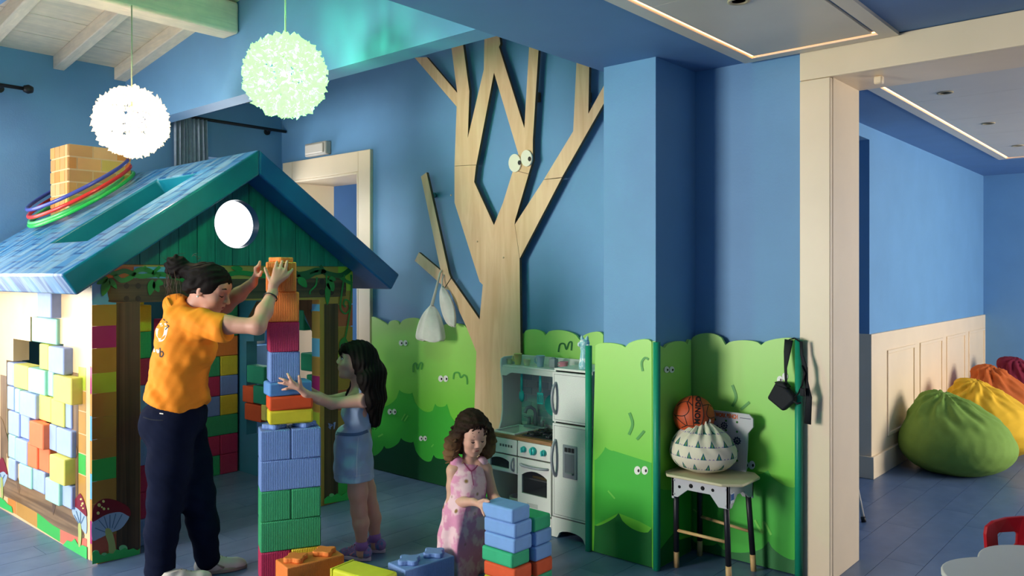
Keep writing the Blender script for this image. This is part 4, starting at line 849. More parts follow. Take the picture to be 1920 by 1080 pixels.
# turquoise animal-shaped jug on the refrigerator
p = oY(1096, 690, 3.72); fj = thing('animal_jug', 'turquoise and white animal shaped jug standing on refrigerator', 'jug', (p.x, 3.72, .979))
m_tq = M('turquoise_glaze', '8fc7d0', .3, .12, 30, kind='blotch', scale=35, col2='e6eef0', t0=.5, t1=.6)
def fjp(n_, mb, m=m_tq): rel(fj, mb.build(n_, m))
T0 = Matrix.Translation((p.x, 3.72, .979))
fjp('body', MB().lathe([(.03, 0), (.034, .02), (.026, .07), (.022, .1), (.026, .125), (.03, .15), (.024, .168), (0, .172)], 20, T0))
for s_ in (-1, 1): fjp('ear', MB().lathe([(.012, 0), (.009, .018), (0, .034)], 10, T0 @ Matrix.Translation((s_ * .014, 0, .162)) @ Matrix.Rotation(s_ * .25, 4, 'Y')))
fjp('muzzle', MB().lathe([(.016, 0), (.014, .016), (0, .024)], 12, T0 @ Matrix.Translation((-.015, -.012, .14)) @ Matrix.Rotation(-math.pi / 2.2, 4, 'Y'))); fjp('arm', MB().tube([T0 @ Vector((.022, -.01, .09)), T0 @ Vector((.038, -.014, .12)), T0 @ Vector((.034, -.016, .145))], .008, 8)); fjp('eye', MB().lathe([(.004, 0), (0, .003)], 8, T0 @ Matrix.Translation((-.012, -.024, .152)) @ Matrix.Rotation(math.pi / 2, 4, 'X')), k_dark)
# things inside oven and open shelf
k_item('toy_tray', MB().box(-3.09, -2.95, KF + .06, KF + .2, .2945, .302).box(-3.09, -2.95, KF + .06, KF + .066, .302, .309), M('yellow_plastic', 'd8b822', .4), 'yellow toy tray on the rack inside the oven', 'tray', .003)
k_item('toy_pot', MB().lathe([(.05, 0), (.058, .004), (.06, .05), (.055, .05), (.05, .006), (0, .006)], 24, Matrix.Translation((-3.25, KF + .12, .0935))), M('pot_grey', 'b9a9ae', .4), 'pale toy pot on the open shelf beneath microwave', 'pot'); k_item('toy_vegetable', MB().lathe([(0, 0), (.018, .008), (.024, .024), (.016, .042), (0, .05)], 14, Matrix.Translation((-3.2, KF + .2, .0935))), M('veg_green', '5cab3c', .5), 'small green toy vegetable on the open kitchen shelf', 'vegetable')
# ================================================================= big ribbed foam blocks
BC = {'blue': '6f8fc8', 'green': '2f9a63', 'magenta': 'b02552', 'orange': 'e67c30', 'yellow': 'd3c22e'}
U, BH = .1475, .15
def bmat(c): return M('ribbed_foam_' + c, BC[c], .7, .05, 20, kind='ridge', bump=.45, dist=.0022)
def flower(cx, cy, z, R_, h):
    pts = []
    for i in range(40):
        a = 2 * math.pi * i / 40; r = R_ * (1 + .2 * math.cos(4 * a)) ; pts.append((cx + r * math.cos(a), cy + r * math.sin(a), z))
    return MB().prism(pts, (0, 0, 1), h)
BM = {}
def block(n, c, M4, label, studs, group, bh=BH):
    """block n units long (local x), one deep (local y), origin at its lower front left corner"""
    t = thing('ribbed_block', label, 'foam block', M4.translation, M4.to_euler().z, group)
    key = (n, c, studs)
    if key not in BM:
        b = MB().box(.001, n * U - .001, .001, U - .001, 0, bh - .001); me = b.build('body', bmat(c), None, bevel=.006); sts = []
        if studs:
            for i in range(n): sts.append(flower((i + .5) * U, U / 2, bh - .001, U * .34, .024).build('stud', bmat(c), None, bevel=.005))
        BM[key] = (me, sts); me.parent = t
        for s_ in sts: s_.parent = t
    else:
        me, sts = BM[key]
        for o in [me] + sts: q = o.copy(); C.objects.link(q); q.parent = t
    return t
def place(P0, ang, u, v, z): return Matrix.Translation((P0[0], P0[1], z)) @ Matrix.Rotation(ang, 4, 'Z') @ Matrix.Translation((u, v, 0))
TW = (-3.521, 2.139); TA = math.radians(63.25)
g = 'ribbed foam blocks of the tower being built'
block(1, 'magenta', place(TW, TA, 0, 0, 0), 'magenta ribbed block at the bottom left of the tower', False, g); block(1, 'yellow', place(TW, TA, U, 0, 0), 'yellow ribbed block at the bottom right of the tower', False, g)
block(2, 'green', place(TW, TA, 0, 0, BH), 'long green ribbed block low in the tower', False, g)
block(1, 'green', place(TW, TA, 0, 0, 2 * BH), 'left short green ribbed block of the tower', False, g); block(1, 'green', place(TW, TA, U, 0, 2 * BH), 'right short green ribbed block of the tower', False, g)
block(2, 'blue', place(TW, TA, 0, 0, 3 * BH), 'long blue ribbed block in the tower above the green', False, g)
block(1, 'blue', place(TW, TA, 0, 0, 4 * BH), 'left studded blue ribbed block under the small bricks', True, g); block(1, 'blue', place(TW, TA, U, 0, 4 * BH), 'right studded blue ribbed block under the small bricks', True, g)
zb = 5 * BH + .0245
def sbrick(c, loc, rz, label, group=None, sx=.2, sy=.13, sz=.07):
    o = rbox('foam_brick', sx, sy, sz - .001, foam(c), loc, rz, r=.011); props(o, label, 'foam brick', group); return o
def tl(u, v, z): p = place(TW, TA, u, v, z).translation; return (p.x, p.y, p.z)
FB.update({'sky': '5f93d0', 'vermilion': 'd8501f', 'lemon': 'd2c52a', 'jade': '35b07c', 'azure': '7aa4dd', 'rose': 'e0592e'})
sbrick('lemon', tl(.15, .075, zb), TA, 'yellow smooth foam brick lowest of three under the ribbed column', sx=.215); sbrick('vermilion', tl(.148, .075, zb + .07), TA + .03, 'orange smooth foam brick between yellow and blue in tower', sx=.215)
sbrick('sky', tl(.14, .085, zb + .14), TA + .14, 'blue smooth foam brick under the little girl hand', sx=.215)
zc_ = zb + .21; TW2 = tl(.048, .02, 0)
for i, (c, lab, da, du) in enumerate([('blue', 'single blue ribbed block above the smooth bricks', .03, .0), ('magenta', 'single magenta ribbed block between blue and orange', .0, -.004), ('orange', 'lower orange ribbed block of the column', -.03, -.006), ('orange', 'topmost studded orange ribbed block held by both hands', -.08, -.02)]):
    block(1, c, Matrix.Translation((TW2[0] + du * .45, TW2[1] + du * .89, zc_ + i * BH)) @ Matrix.Rotation(TA + da, 4, 'Z'), lab, i == 3, g)
TOPZ = zc_ + 4 * BH
# blocks on the floor in front
block(2, 'orange', Matrix.Translation((-3.254, 2.116, 0)) @ Matrix.Rotation(math.radians(79.2), 4, 'Z'), 'long studded orange ribbed block on floor before the tower', True, 'studded blocks on the floor')
block(2, 'blue', Matrix.Translation((-2.815, 2.459, 0)) @ Matrix.Rotation(math.radians(83.7), 4, 'Z'), 'long studded blue ribbed block on floor in the foreground', True, 'studded blocks on the floor')
yb = thing('hollow_block', 'plain yellow foam block with recessed end on the floor', 'foam block', (-3.119, 2.393, 0), math.radians(7.4))
MB().box(.012, .29, -.148, 0, 0, .15).build('body', M('lemon_foam', 'cfd02a', .6, .04, 20, .1, 200), yb, bevel=.012, seg=3)
MB().box(0, .0125, -.148, -.118, .0, .15).box(0, .0125, -.03, 0, 0, .15).box(0, .0125, -.118, -.03, .11, .15).build('recess_rim', M('lemon_foam', 'cfd02a', .6), yb, bevel=.003); MB().box(.0115, .0125, -.118, -.03, .0, .11).build('recess', M('amber_recess', 'c99a1c', .6), yb)
# stack beside the kneeling girl
for i, (c, lab) in enumerate([('lemon', 'yellow foam brick at the bottom of the taller stack'), ('rose', 'orange foam brick second from bottom of taller stack'), ('jade', 'green foam brick third from bottom of taller stack'), ('azure', 'blue foam brick fourth from bottom of taller stack'), ('azure', 'blue foam brick just beneath the topmost of taller stack'), ('azure', 'topmost blue foam brick under the kneeling girl hand')]):
    sbrick(c, (-2.562 + .006 * math.sin(i * 2.3), 2.886 + .005 * math.cos(i * 1.7), i * .07), .0 + .02 * math.sin(i * 1.9), lab, 'foam bricks stacked on the floor')
for i, (c, lab) in enumerate([('jade', 'green foam brick at the bottom of the lower stack'), ('rose', 'orange foam brick in the lower stack'), ('azure', 'blue foam brick midway in the lower stack'), ('azure', 'blue foam brick under the green top of lower stack'), ('jade', 'green foam brick on top of the lower stack')]):
    sbrick(c, (-2.545 + .006 * math.sin(i * 1.3), 3.024 + .004 * math.cos(i * 2.1), i * .07), .015 * math.sin(i * 2.9), lab, 'foam bricks stacked on the floor')
# blocks inside the playhouse: a single column behind the left post and a wall at the back
cc = ['blue', 'magenta', 'magenta', 'blue', 'orange', 'blue', 'magenta', 'green', 'yellow']
lev = ['lowest', 'second', 'third', 'fourth', 'fifth', 'sixth', 'seventh', 'eighth', 'top']
for i, c in enumerate(cc): block(1, c, Matrix.Translation((-4.51, 1.91, i * BH)) @ Matrix.Rotation(math.pi / 2, 4, 'Z'), '%s ribbed block in the column behind left post, %s level' % (c, lev[i]), i == 8, 'ribbed blocks inside the playhouse')
rows_ = [[(1, 'green'), (1, 'magenta')], [(1, 'magenta'), (1, 'magenta')], [(2, 'green')], [(1, 'blue'), (1, 'yellow')], [(1, 'magenta'), (1, 'blue')], [(1, 'green'), (1, 'yellow')], [(2, 'orange')], [(2, 'green')], [(2, 'green')]]
for i, r in enumerate(rows_):
    u = 0
    for n, c in r:
        block(n, c, Matrix.Translation((-5.67, 3.255 - 2 * U + u * U, i * BH)) @ Matrix.Rotation(math.pi / 2, 4, 'Z'), '%s ribbed block in the dim back wall of blocks, %s level%s' % (c, lev[i], '' if n == 2 else (', left' if u == 0 else ', right')), False, 'ribbed blocks inside the playhouse'); u += n
    n, c = [(2, 'blue'), (2, 'magenta'), (2, 'yellow')][i % 3]
    if i < 8: block(n, c, Matrix.Translation((-5.67, 3.255 - 4 * U - .002, i * BH)) @ Matrix.Rotation(math.pi / 2, 4, 'Z'), '%s ribbed block behind the woman inside playhouse, %s level' % (c, lev[i]), False, 'ribbed blocks inside the playhouse')
props(rbox('foam_brick', .13, .2, .07, foam('vermilion'), (-6.02, 1.50, 0), .3), 'orange foam brick lying at the left edge by the playhouse', 'foam brick')
# ================================================================= organic forms: blended distance field -> one continuous surface
class Sdf:
    def __init__(s, lo, hi, h):
        s.h = h; s.lo = np.array(lo, float); n = np.ceil((np.array(hi, float) - s.lo) / h).astype(int) + 2
        s.f = np.full(n, 1.0, np.float32); s.ax = [s.lo[i] + h * np.arange(n[i]) for i in range(3)]
    def _box(s, lo, hi):
        sl = []; g = []
        for i in range(3):
            a = max(int((lo[i] - s.lo[i]) / s.h) - 1, 0); b = min(int((hi[i] - s.lo[i]) / s.h) + 3, s.f.shape[i])
            if b <= a: return None, None
            sl.append(slice(a, b)); g.append(s.ax[i][a:b])
        return tuple(sl), (g[0][:, None, None].astype(np.float32), g[1][None, :, None].astype(np.float32), g[2][None, None, :].astype(np.float32))
    def _join(s, sl, d, k):
        f = s.f[sl]
        if k > 0: hh = np.maximum(k - np.abs(f - d), 0) / k; s.f[sl] = np.minimum(f, d) - hh * hh * k * .25
        else: s.f[sl] = np.minimum(f, d)
    def cap(s, a, b, ra, rb=None, k=.02, flat=None, fk=1.0, sub=False):
        """tapered limb from a to b; flat = direction along which the section is scaled by fk"""
        rb = ra if rb is None else rb; a = np.array(a, float); b = np.array(b, float); m = max(ra, rb) * max(1, fk) + k + s.h * 3
        sl, g = s._box(np.minimum(a, b) - m, np.maximum(a, b) + m)
        if sl is None: return s
        p = [g[i] - a[i] for i in range(3)]; ba = b - a; L2 = max((ba ** 2).sum(), 1e-9)
        t = np.clip((p[0] * ba[0] + p[1] * ba[1] + p[2] * ba[2]) / L2, 0, 1)
        q = [p[i] - t * ba[i] for i in range(3)]
        if flat is not None:
            n = np.array(flat, float); n /= np.linalg.norm(n); c = q[0] * n[0] + q[1] * n[1] + q[2] * n[2]; c = c * (1 / fk - 1); q = [q[i] + c * n[i] for i in range(3)]
        d = np.sqrt(q[0] ** 2 + q[1] ** 2 + q[2] ** 2) - (ra + (rb - ra) * t)
        if flat is not None and fk < 1: d = d * fk ** .5
        if sub: hh = np.maximum(k - np.abs(s.f[sl] + d), 0) / max(k, 1e-6); s.f[sl] = np.maximum(s.f[sl], -d) + hh * hh * k * .25
        else: s._join(sl, d, k)
        return s
    def chain(s, pts, rs, k=.02, **kw):
        for i in range(len(pts) - 1): s.cap(pts[i], pts[i + 1], rs[i], rs[i + 1], k, **kw)
        return s
    def ell(s, c, r, R=None, k=.02, sub=False):
        c = np.array(c, float); r = np.array(r, float); R = np.eye(3) if R is None else np.array(R, float)   # columns of R = local axes
        ext = np.sqrt(((R * r) ** 2).sum(1)) + k + s.h * 3; sl, g = s._box(c - ext, c + ext)
        if sl is None: return s
        p = [g[i] - c[i] for i in range(3)]; l = [(p[0] * R[0, j] + p[1] * R[1, j] + p[2] * R[2, j]) for j in range(3)]
        k0 = np.sqrt((l[0] / r[0]) ** 2 + (l[1] / r[1]) ** 2 + (l[2] / r[2]) ** 2); k1 = np.sqrt((l[0] / r[0] ** 2) ** 2 + (l[1] / r[1] ** 2) ** 2 + (l[2] / r[2] ** 2) ** 2)
        d = k0 * (k0 - 1) / np.maximum(k1, 1e-6)
        if sub: hh = np.maximum(k - np.abs(s.f[sl] + d), 0) / max(k, 1e-6); s.f[sl] = np.maximum(s.f[sl], -d) + hh * hh * k * .25
        else: s._join(sl, d, k)
        return s
    def cut(s, p, n):
        """keep the half space behind plane (p, n)"""
        n = np.array(n, float); n /= np.linalg.norm(n); X, Y, Z = s.ax[0][:, None, None], s.ax[1][None, :, None], s.ax[2][None, None, :]
        s.f = np.maximum(s.f, ((X - p[0]) * n[0] + (Y - p[1]) * n[1] + (Z - p[2]) * n[2]).astype(np.float32)); return s
    def ripple(s, amp, fn):
        X, Y, Z = s.ax[0][:, None, None], s.ax[1][None, :, None], s.ax[2][None, None, :]
        s.f = s.f + (amp * fn(X, Y, Z)).astype(np.float32); return s
    def mesh(s, name, smooth=2):
        f = s.f; sg = f < 0
        for ax in range(3):
            ix = [slice(None)] * 3
            for e in (0, -1): ix[ax] = e; sg[tuple(ix)] = False; f[tuple(ix)] = np.maximum(f[tuple(ix)], 1e-3)
        c = np.zeros([n - 1 for n in f.shape], np.int8); cs = []
        for o in [(i, j, k) for i in (0, 1) for j in (0, 1) for k in (0, 1)]: c += sg[o[0]:f.shape[0] - 1 + o[0], o[1]:f.shape[1] - 1 + o[1], o[2]:f.shape[2] - 1 + o[2]]
        act = np.argwhere((c > 0) & (c < 8)); idx = np.full(c.shape, -1, np.int64); idx[act[:, 0], act[:, 1], act[:, 2]] = np.arange(len(act))
        acc = np.zeros((len(act), 3)); cnt = np.zeros(len(act))
        offs = [np.array(o) for o in [(i, j, k) for i in (0, 1) for j in (0, 1) for k in (0, 1)]]
        for a in offs:
            for ax in range(3):
                if a[ax]: continue
                b = a.copy(); b[ax] = 1; A = act + a; B = act + b; fa = f[A[:, 0], A[:, 1], A[:, 2]]; fb = f[B[:, 0], B[:, 1], B[:, 2]]; m = (fa < 0) != (fb < 0)
                t = fa[m] / (fa[m] - fb[m]); P = A[m].astype(float); P[:, ax] += t; acc[m] += P; cnt[m] += 1
        V = s.lo + s.h * acc / cnt[:, None]; Q = []
        for ax in range(3):
            u, v = [(1, 2), (2, 0), (0, 1)][ax]; n = list(f.shape)
            lo_ = [slice(None)] * 3; hi_ = [slice(None)] * 3; lo_[ax] = slice(0, n[ax] - 1); hi_[ax] = slice(1, n[ax])
            e = np.argwhere(sg[tuple(lo_)] != sg[tuple(hi_)]); e = e[(e[:, u] > 0) & (e[:, v] > 0) & (e[:, u] < n[u] - 1) & (e[:, v] < n[v] - 1)]
            if not len(e): continue
            ins = sg[e[:, 0], e[:, 1], e[:, 2]]
            def ce(du, dv): q = e.copy(); q[:, u] -= du; q[:, v] -= dv; return idx[q[:, 0], q[:, 1], q[:, 2]]
            q = np.stack([ce(1, 1), ce(0, 1), ce(0, 0), ce(1, 0)], 1); q[~ins] = q[~ins][:, ::-1]; Q.append(q)
        Q = np.concatenate(Q); Q = Q[(Q >= 0).all(1)]
        for _ in range(smooth):
            S = np.zeros_like(V); N_ = np.zeros(len(V))
            for a, b in ((0, 1), (1, 2), (2, 3), (3, 0)):
                np.add.at(S, Q[:, a], V[Q[:, b]]); np.add.at(S, Q[:, b], V[Q[:, a]]); np.add.at(N_, Q[:, a], 1); np.add.at(N_, Q[:, b], 1)
            V = V * .5 + .5 * S / np.maximum(N_, 1)[:, None]
        me = bpy.data.meshes.new(name); me.vertices.add(len(V)); me.vertices.foreach_set('co', V.astype(np.float32).ravel())
        me.loops.add(Q.size); me.loops.foreach_set('vertex_index', Q.astype(np.int32).ravel()); me.polygons.add(len(Q)); me.polygons.foreach_set('loop_start', np.arange(0, Q.size, 4, dtype=np.int32))
        me.polygons.foreach_set('use_smooth', np.ones(len(Q), bool)); me.update(calc_edges=True); me.validate()
        return me
def snoise(X, Y, Z, f=1.0, seed=0):
    """cheap smooth wrinkle field"""
    r = np.random.RandomState(seed); out = 0
    for i in range(5):
        k = r.normal(size=3) * f * (1 + .5 * i); out = out + np.sin(k[0] * X + k[1] * Y + k[2] * Z + r.uniform(0, 6)) / (1 + .4 * i)
    return out / 2.5
# ================================================================= bean bags in the lounge
def beanbag(cx, cy, col, label, seed, R_=.41, H_=.43, lean=(-.1, .05), top=.6):
    t = thing('bean_bag', label, 'bean bag', (cx, cy, 0), 0, 'bean bags along the wainscot')
    s = Sdf((cx - .62, cy - .62, -.02), (cx + .62, cy + .62, .75), .0125)
    s.ell((cx, cy, .2), (R_, R_, .235), k=.05); s.ell((cx + lean[0] * .3, cy + lean[1], .3), (R_ * .82, R_ * .82, .2), k=.1)
    tx, ty = cx + lean[0], cy + lean[1]
    s.ell((tx, ty, H_ + .02), (R_ * .52, R_ * .42, .11), k=.1); s.ell((tx - .06, ty + .02, top - .075), (.12, .1, .075), k=.06)
    rnd = np.random.RandomState(seed)
    for i in range(7):
        a = rnd.uniform(0, 6.28); r0 = rnd.uniform(.04, .1); r1 = rnd.uniform(.18, .27)
        s.cap((tx + r0 * math.cos(a), ty + r0 * math.sin(a), top - .09), (tx + r1 * math.cos(a), ty + r1 * math.sin(a), H_ + .0), .035, .022, .05)
    def fold(X, Y, Z):
        th = np.arctan2(Y - ty, X - tx); up = np.clip((Z - .3) / .2, 0, 1)
        return .011 * up * np.sin(th * 11 + 3 * np.sin(Z * 14 + seed)) + .006 * np.sin(th * 23 + Z * 20 + seed) * up + .0035 * snoise(X, Y, Z, 22, seed) + .005 * (1 - up) * snoise(X, Y, Z * 4, 6, seed + 3)
    s.ripple(1, fold); s.cut((0, 0, .003), (0, 0, -1)); rel(t, pobj('cover', s.mesh('cover', 2), M('beanbag_' + col, col, .85, .04, 14, .12, 160)))
    return t
beanbag(-1.5, 6.94, '7a9c42', 'green bean bag nearest the lounge doorway', 1); beanbag(-1.46, 7.82, 'e8b52a', 'yellow bean bag behind the green one', 2, top=.62, lean=(-.08, 0)); beanbag(-1.48, 8.66, 'c8642a', 'orange bean bag between yellow and maroon ones', 4, top=.66, lean=(-.1, .05)); beanbag(-1.5, 9.5, '7d1730', 'maroon bean bag farthest in the lounge', 5, top=.68, lean=(.0, 0))
# ================================================================= small workbench chair with bag and ball
wc = thing('play_chair', 'small chair with silver printed back, black legs and wooden feet', 'chair', (-1.93, 3.78, 0))
c_sil = M('silver_paint', 'b6b6ba', .42, .03, 6); c_blk = M('black_leg', '1f1f26', .45); c_wood = M('beech', 'd0aa74', .5, .06, 6, kind='wood', scale=3, stretch=(3, 3, 3), col2='b48b58', amt=.4); c_navy = M('navy_print', '1f2b4a', .45); c_or = M('orange_print', 'd9641c', .45); c_seat = M('pale_birch_seat', 'c9bf9d', .45, .05, 6)
SZ = .5
seat = [(-2.105, 3.60), (-1.80, 3.60), (-1.72, 3.66), (-1.72, 3.86), (-1.78, 3.93), (-2.09, 3.93), (-2.145, 3.87), (-2.145, 3.65)]
rel(wc, MB().prism([(x, y, SZ - .014) for x, y in seat], (0, 0, 1), .014).build('seat', c_seat, bevel=.004))
ap = [(-2.09, SZ - .014), (-2.09, SZ - .115), (-2.055, SZ - .115), (-2.0, SZ - .07), (-1.875, SZ - .07), (-1.83, SZ - .125), (-1.775, SZ - .125), (-1.775, SZ - .014)]
for y in (3.625, 3.89): rel(wc, MB().prism([(x, y, z) for x, z in ap], (0, 1, 0), .014).build('apron', c_sil, bevel=.002))
ap2 = [(3.625, SZ - .014), (3.625, SZ - .125), (3.66, SZ - .125), (3.72, SZ - .07), (3.8, SZ - .07), (3.86, SZ - .115), (3.904, SZ - .115), (3.904, SZ - .014)]
for x in (-1.789, -2.09): rel(wc, MB().prism([(x, y, z) for y, z in ap2], (1, 0, 0), .014).build('apron', c_sil, bevel=.002))
for (x, z, r) in [(-2.045, .06, .008), (-1.98, .045, .011), (-1.915, .045, .011), (-1.86, .045, .008)]:
    rel(wc, MB().lathe([(r, 0), (r, .001), (0, .001)], 14, Matrix.Translation((x, 3.6248, SZ - z)) @ Matrix.Rotation(math.pi / 2, 4, 'X')).build('peg_hole', M('hole_black', '0c0c0e', .8)))
for (x, z) in [(-2.075, .03), (-2.075, .1), (-1.79, .03), (-1.79, .11)]: rel(wc, MB().lathe([(.005, 0), (.005, .002), (0, .003)], 10, Matrix.Translation((x, 3.625, SZ - z)) @ Matrix.Rotation(math.pi / 2, 4, 'X')).build('screw', c_sil))
rel(wc, MB().box(-1.774, -1.7725, 3.64, 3.68, SZ - .1, SZ - .05).build('maker_sticker', M('sticker_white', 'd8dbe2', .5))); rel(wc, MB().box(-1.7728, -1.7718, 3.643, 3.677, SZ - .085, SZ - .055).build('sticker_blue_field', M('sticker_blue', '2454a0', .5)))
for (x0, y0, x1, y1) in [(-2.075, 3.645, -2.10, 3.69), (-1.80, 3.645, -1.797, 3.672), (-1.80, 3.885, -1.775, 3.905), (-2.07, 3.885, -2.09, 3.925)]:
    l = rel(wc, MB().tube([(x0, y0, SZ - .05), (x0 + (x1 - x0) * .85, y0 + (y1 - y0) * .85, .085)], .0145, 12).build('leg', c_blk)); rel(l, MB().tube([(x0 + (x1 - x0) * .85, y0 + (y1 - y0) * .85, .085), (x1, y1, .001)], .0145, 12).build('wooden_foot', c_wood))
for y in (3.67, 3.905): rel(wc, MB().tube([(-2.09, y, .2 if y < 3.8 else .22), (-1.80, y - .004, .2 if y < 3.8 else .2)], .0085, 10).build('rung', c_wood))
# back board with peg holes, gears and lettering
bx0, bx1 = -2.03, -1.80; bz = [(bx0 + .0, .45), (bx0 + .0, .70), (bx0 - .02, .72), (bx0 - .02, .785), (bx0 + .0, .80), (bx1, .80), (bx1 + .022, .78), (bx1 + .022, .735), (bx1 - .006, .70), (bx1 - .02, .45)]
bk = rel(wc, MB().prism([(x, 3.906, z) for x, z in bz], (0, 1, 0), .012).build('backrest', c_sil, bevel=.002))
def on_back(nm, mb, m): return rel(bk, mb.build(nm, m))
hm = M('peg_hole_green', '2f7a30', .6)
for r in range(5):
    for q_ in range(3): on_back('peg_hole', MB().lathe([(.006, 0), (.006, .0008), (0, .0008)], 12, Matrix.Translation((-1.99 + q_ * .062, 3.9055, .752 - r * .05)) @ Matrix.Rotation(math.pi / 2, 4, 'X')), hm)
def gear(x, z, R_, n, solid):
    mb = MB(); pts = []; k = n * 4
    for i in range(k): a = 2 * math.pi * i / k; r = R_ if i % 4 in (0, 1) else R_ * .8; pts.append((r * math.cos(a), r * math.sin(a)))
    inn = [(R_ * (.5 if solid else .62) * math.cos(2 * math.pi * i / k), R_ * (.5 if solid else .62) * math.sin(2 * math.pi * i / k)) for i in range(k)]
    mb.add([(x + a, 3.9045, z + b) for a, b in pts] + [(x + a, 3.9045, z + b) for a, b in inn], [(i, (i + 1) % k, k + (i + 1) % k, k + i) for i in range(k)])
    for j in range(3):
        a = j * math.pi / 3 + .3; c, s_ = math.cos(a) * R_ * .6, math.sin(a) * R_ * .6; nx, nz = -math.sin(a) * R_ * .08, math.cos(a) * R_ * .08
        mb.add([(x - c + nx, 3.9044, z - s_ + nz), (x - c - nx, 3.9044, z - s_ - nz), (x + c - nx, 3.9044, z + s_ - nz), (x + c + nx, 3.9044, z + s_ + nz)], [(0, 1, 2, 3)])
    on_back('printed_gear', mb, c_navy)
gear(-1.985, .69, .034, 10, True); gear(-1.938, .725, .02, 9, False); gear(-1.95, .655, .014, 8, True); gear(-1.99, .635, .022, 10, False); gear(-1.92, .595, .042, 13, False); gear(-1.865, .655, .022, 9, True)
def text(name, body, size, M4, mat, parent, ext=.0006, bold=0, sx=1.0):
    cu_ = bpy.data.curves.new(name, 'FONT'); cu_.body = body; cu_.size = size; cu_.align_x = 'CENTER'; cu_.align_y = 'CENTER'; cu_.extrude = ext; cu_.offset = bold
    tmp = bpy.data.objects.new(name, cu_); C.objects.link(tmp); dg = bpy.context.evaluated_depsgraph_get(); dg.update(); me = bpy.data.meshes.new_from_object(tmp.evaluated_get(dg)); bpy.data.objects.remove(tmp)
    me.name = name; me.transform(M4 @ Matrix.Diagonal((sx, 1, 1, 1))); me.materials.clear(); o = pobj(name, me, mat); rel(parent, o); return o
text('printed_lettering', 'WORK BENCH', .03, Matrix.Translation((-1.925, 3.9048, .778)) @ Matrix.Rotation(math.pi / 2, 4, 'X'), c_or, bk, bold=.0012, sx=.62)
on_back('printed_line', MB().box(-2.045, -2.005, 3.9044, 3.9054, .777, .780).box(-1.85, -1.79, 3.9044, 3.9054, .775, .778), c_navy)
# drawstring sack with triangle print
bg = thing('toy_sack', 'cream cloth sack printed with teal triangles, tied shut on the chair', 'sack', (-1.985, 3.76, SZ))
s = Sdf((-2.22, 3.56, SZ - .02), (-1.74, 3.96, SZ + .36), .0065); bc = np.array((-1.985, 3.76, SZ))
s.ell(bc + (0, 0, .1), (.175, .155, .098), k=.03); s.ell(bc + (.0, 0, .15), (.145, .13, .085), k=.05); s.ell(bc + (-.01, 0, .205), (.06, .05, .05), k=.06); s.ell(bc + (-.01, 0, .255), (.024, .022, .024), k=.02)
for i in range(9): a = i * .7; s.cap(bc + (-.01 + .01 * math.cos(a), .01 * math.sin(a), .25), bc + (-.01 + .04 * math.cos(a), .035 * math.sin(a), .272 + .008 * math.sin(i * 3)), .008, .006, .008)
def sf(X, Y, Z): th = np.arctan2(Y - 3.76, X + 1.995); up = np.clip((Z - SZ - .1) / .12, 0, 1); return .007 * up * np.sin(th * 13 + 2 * np.sin(Z * 30)) + .003 * snoise(X, Y, Z, 30, 4)
s.ripple(1, sf); s.cut((0, 0, SZ + .001), (0, 0, -1)); me = s.mesh('sack_body', 1)
def tri_print():
    m = M('cream_triangle_print', 'ddd3bd', .9, .05, 10, .1, 150); nt = m.node_tree; N = nt.nodes; L = nt.links; b = N['Principled BSDF']
    tc = N.new('ShaderNodeTexCoord'); sp = N.new('ShaderNodeSeparateXYZ'); L.new(tc.outputs['Object'], sp.inputs[0])
    def mt(op, a, b_=None, c_=None):
        n = N.new('ShaderNodeMath'); n.operation = op
        for i, v in enumerate((a, b_, c_)):
            if v is None: continue
            if isinstance(v, (int, float)): n.inputs[i].default_value = v
            else: L.new(v, n.inputs[i])
        return n.outputs[0]
    ax = mt('SUBTRACT', sp.outputs['X'], -1.995); ay = mt('SUBTRACT', sp.outputs['Y'], 3.76); th = mt('ARCTAN2', ay, ax); row = mt('DIVIDE', mt('SUBTRACT', sp.outputs['Z'], SZ - .02), .058); ri = mt('FLOOR', row); v = mt('FRACT', row)
    u = mt('FRACT', mt('ADD', mt('MULTIPLY', th, 2.2), mt('MULTIPLY', ri, .37))); d_ = mt('ABSOLUTE', mt('SUBTRACT', u, .5)); inside = mt('LESS_THAN', mt('ADD', mt('MULTIPLY', d_, 3.2), v), .62)
    inner = mt('LESS_THAN', mt('ADD', mt('MULTIPLY', d_, 5.5), mt('ABSOLUTE', mt('SUBTRACT', v, .2))), .2); band = mt('LESS_THAN', mt('ADD', v, mt('MULTIPLY', mt('ABSOLUTE', mt('SUBTRACT', mt('FRACT', mt('MULTIPLY', th, 9.0)), .5)), .3)), .12)
    prev = b.inputs['Base Color'].links[0].from_socket
    for fac, col in ((band, '9a86a8'), (inside, '1d5f68'), (inner, '8fae3a')):
        mx = N.new('ShaderNodeMix'); mx.data_type = 'RGBA'; L.new(fac, mx.inputs[0]); L.new(prev, mx.inputs[6]); mx.inputs[7].default_value = lin(col); prev = mx.outputs[2]
    L.new(prev, b.inputs['Base Color']); return m
rel(bg, pobj('sack_body', me, tri_print()))
q = MB(); cz = bc + (-.01, 0, .232); q.tube([(cz[0] + .03 * math.cos(a), cz[1] + .027 * math.sin(a), cz[2]) for a in [2 * math.pi * i / 20 for i in range(20)]], .005, 8, closed=True); rel(bg, q.build('drawstring', M('white_cord', 'd2cdbf', .9)))
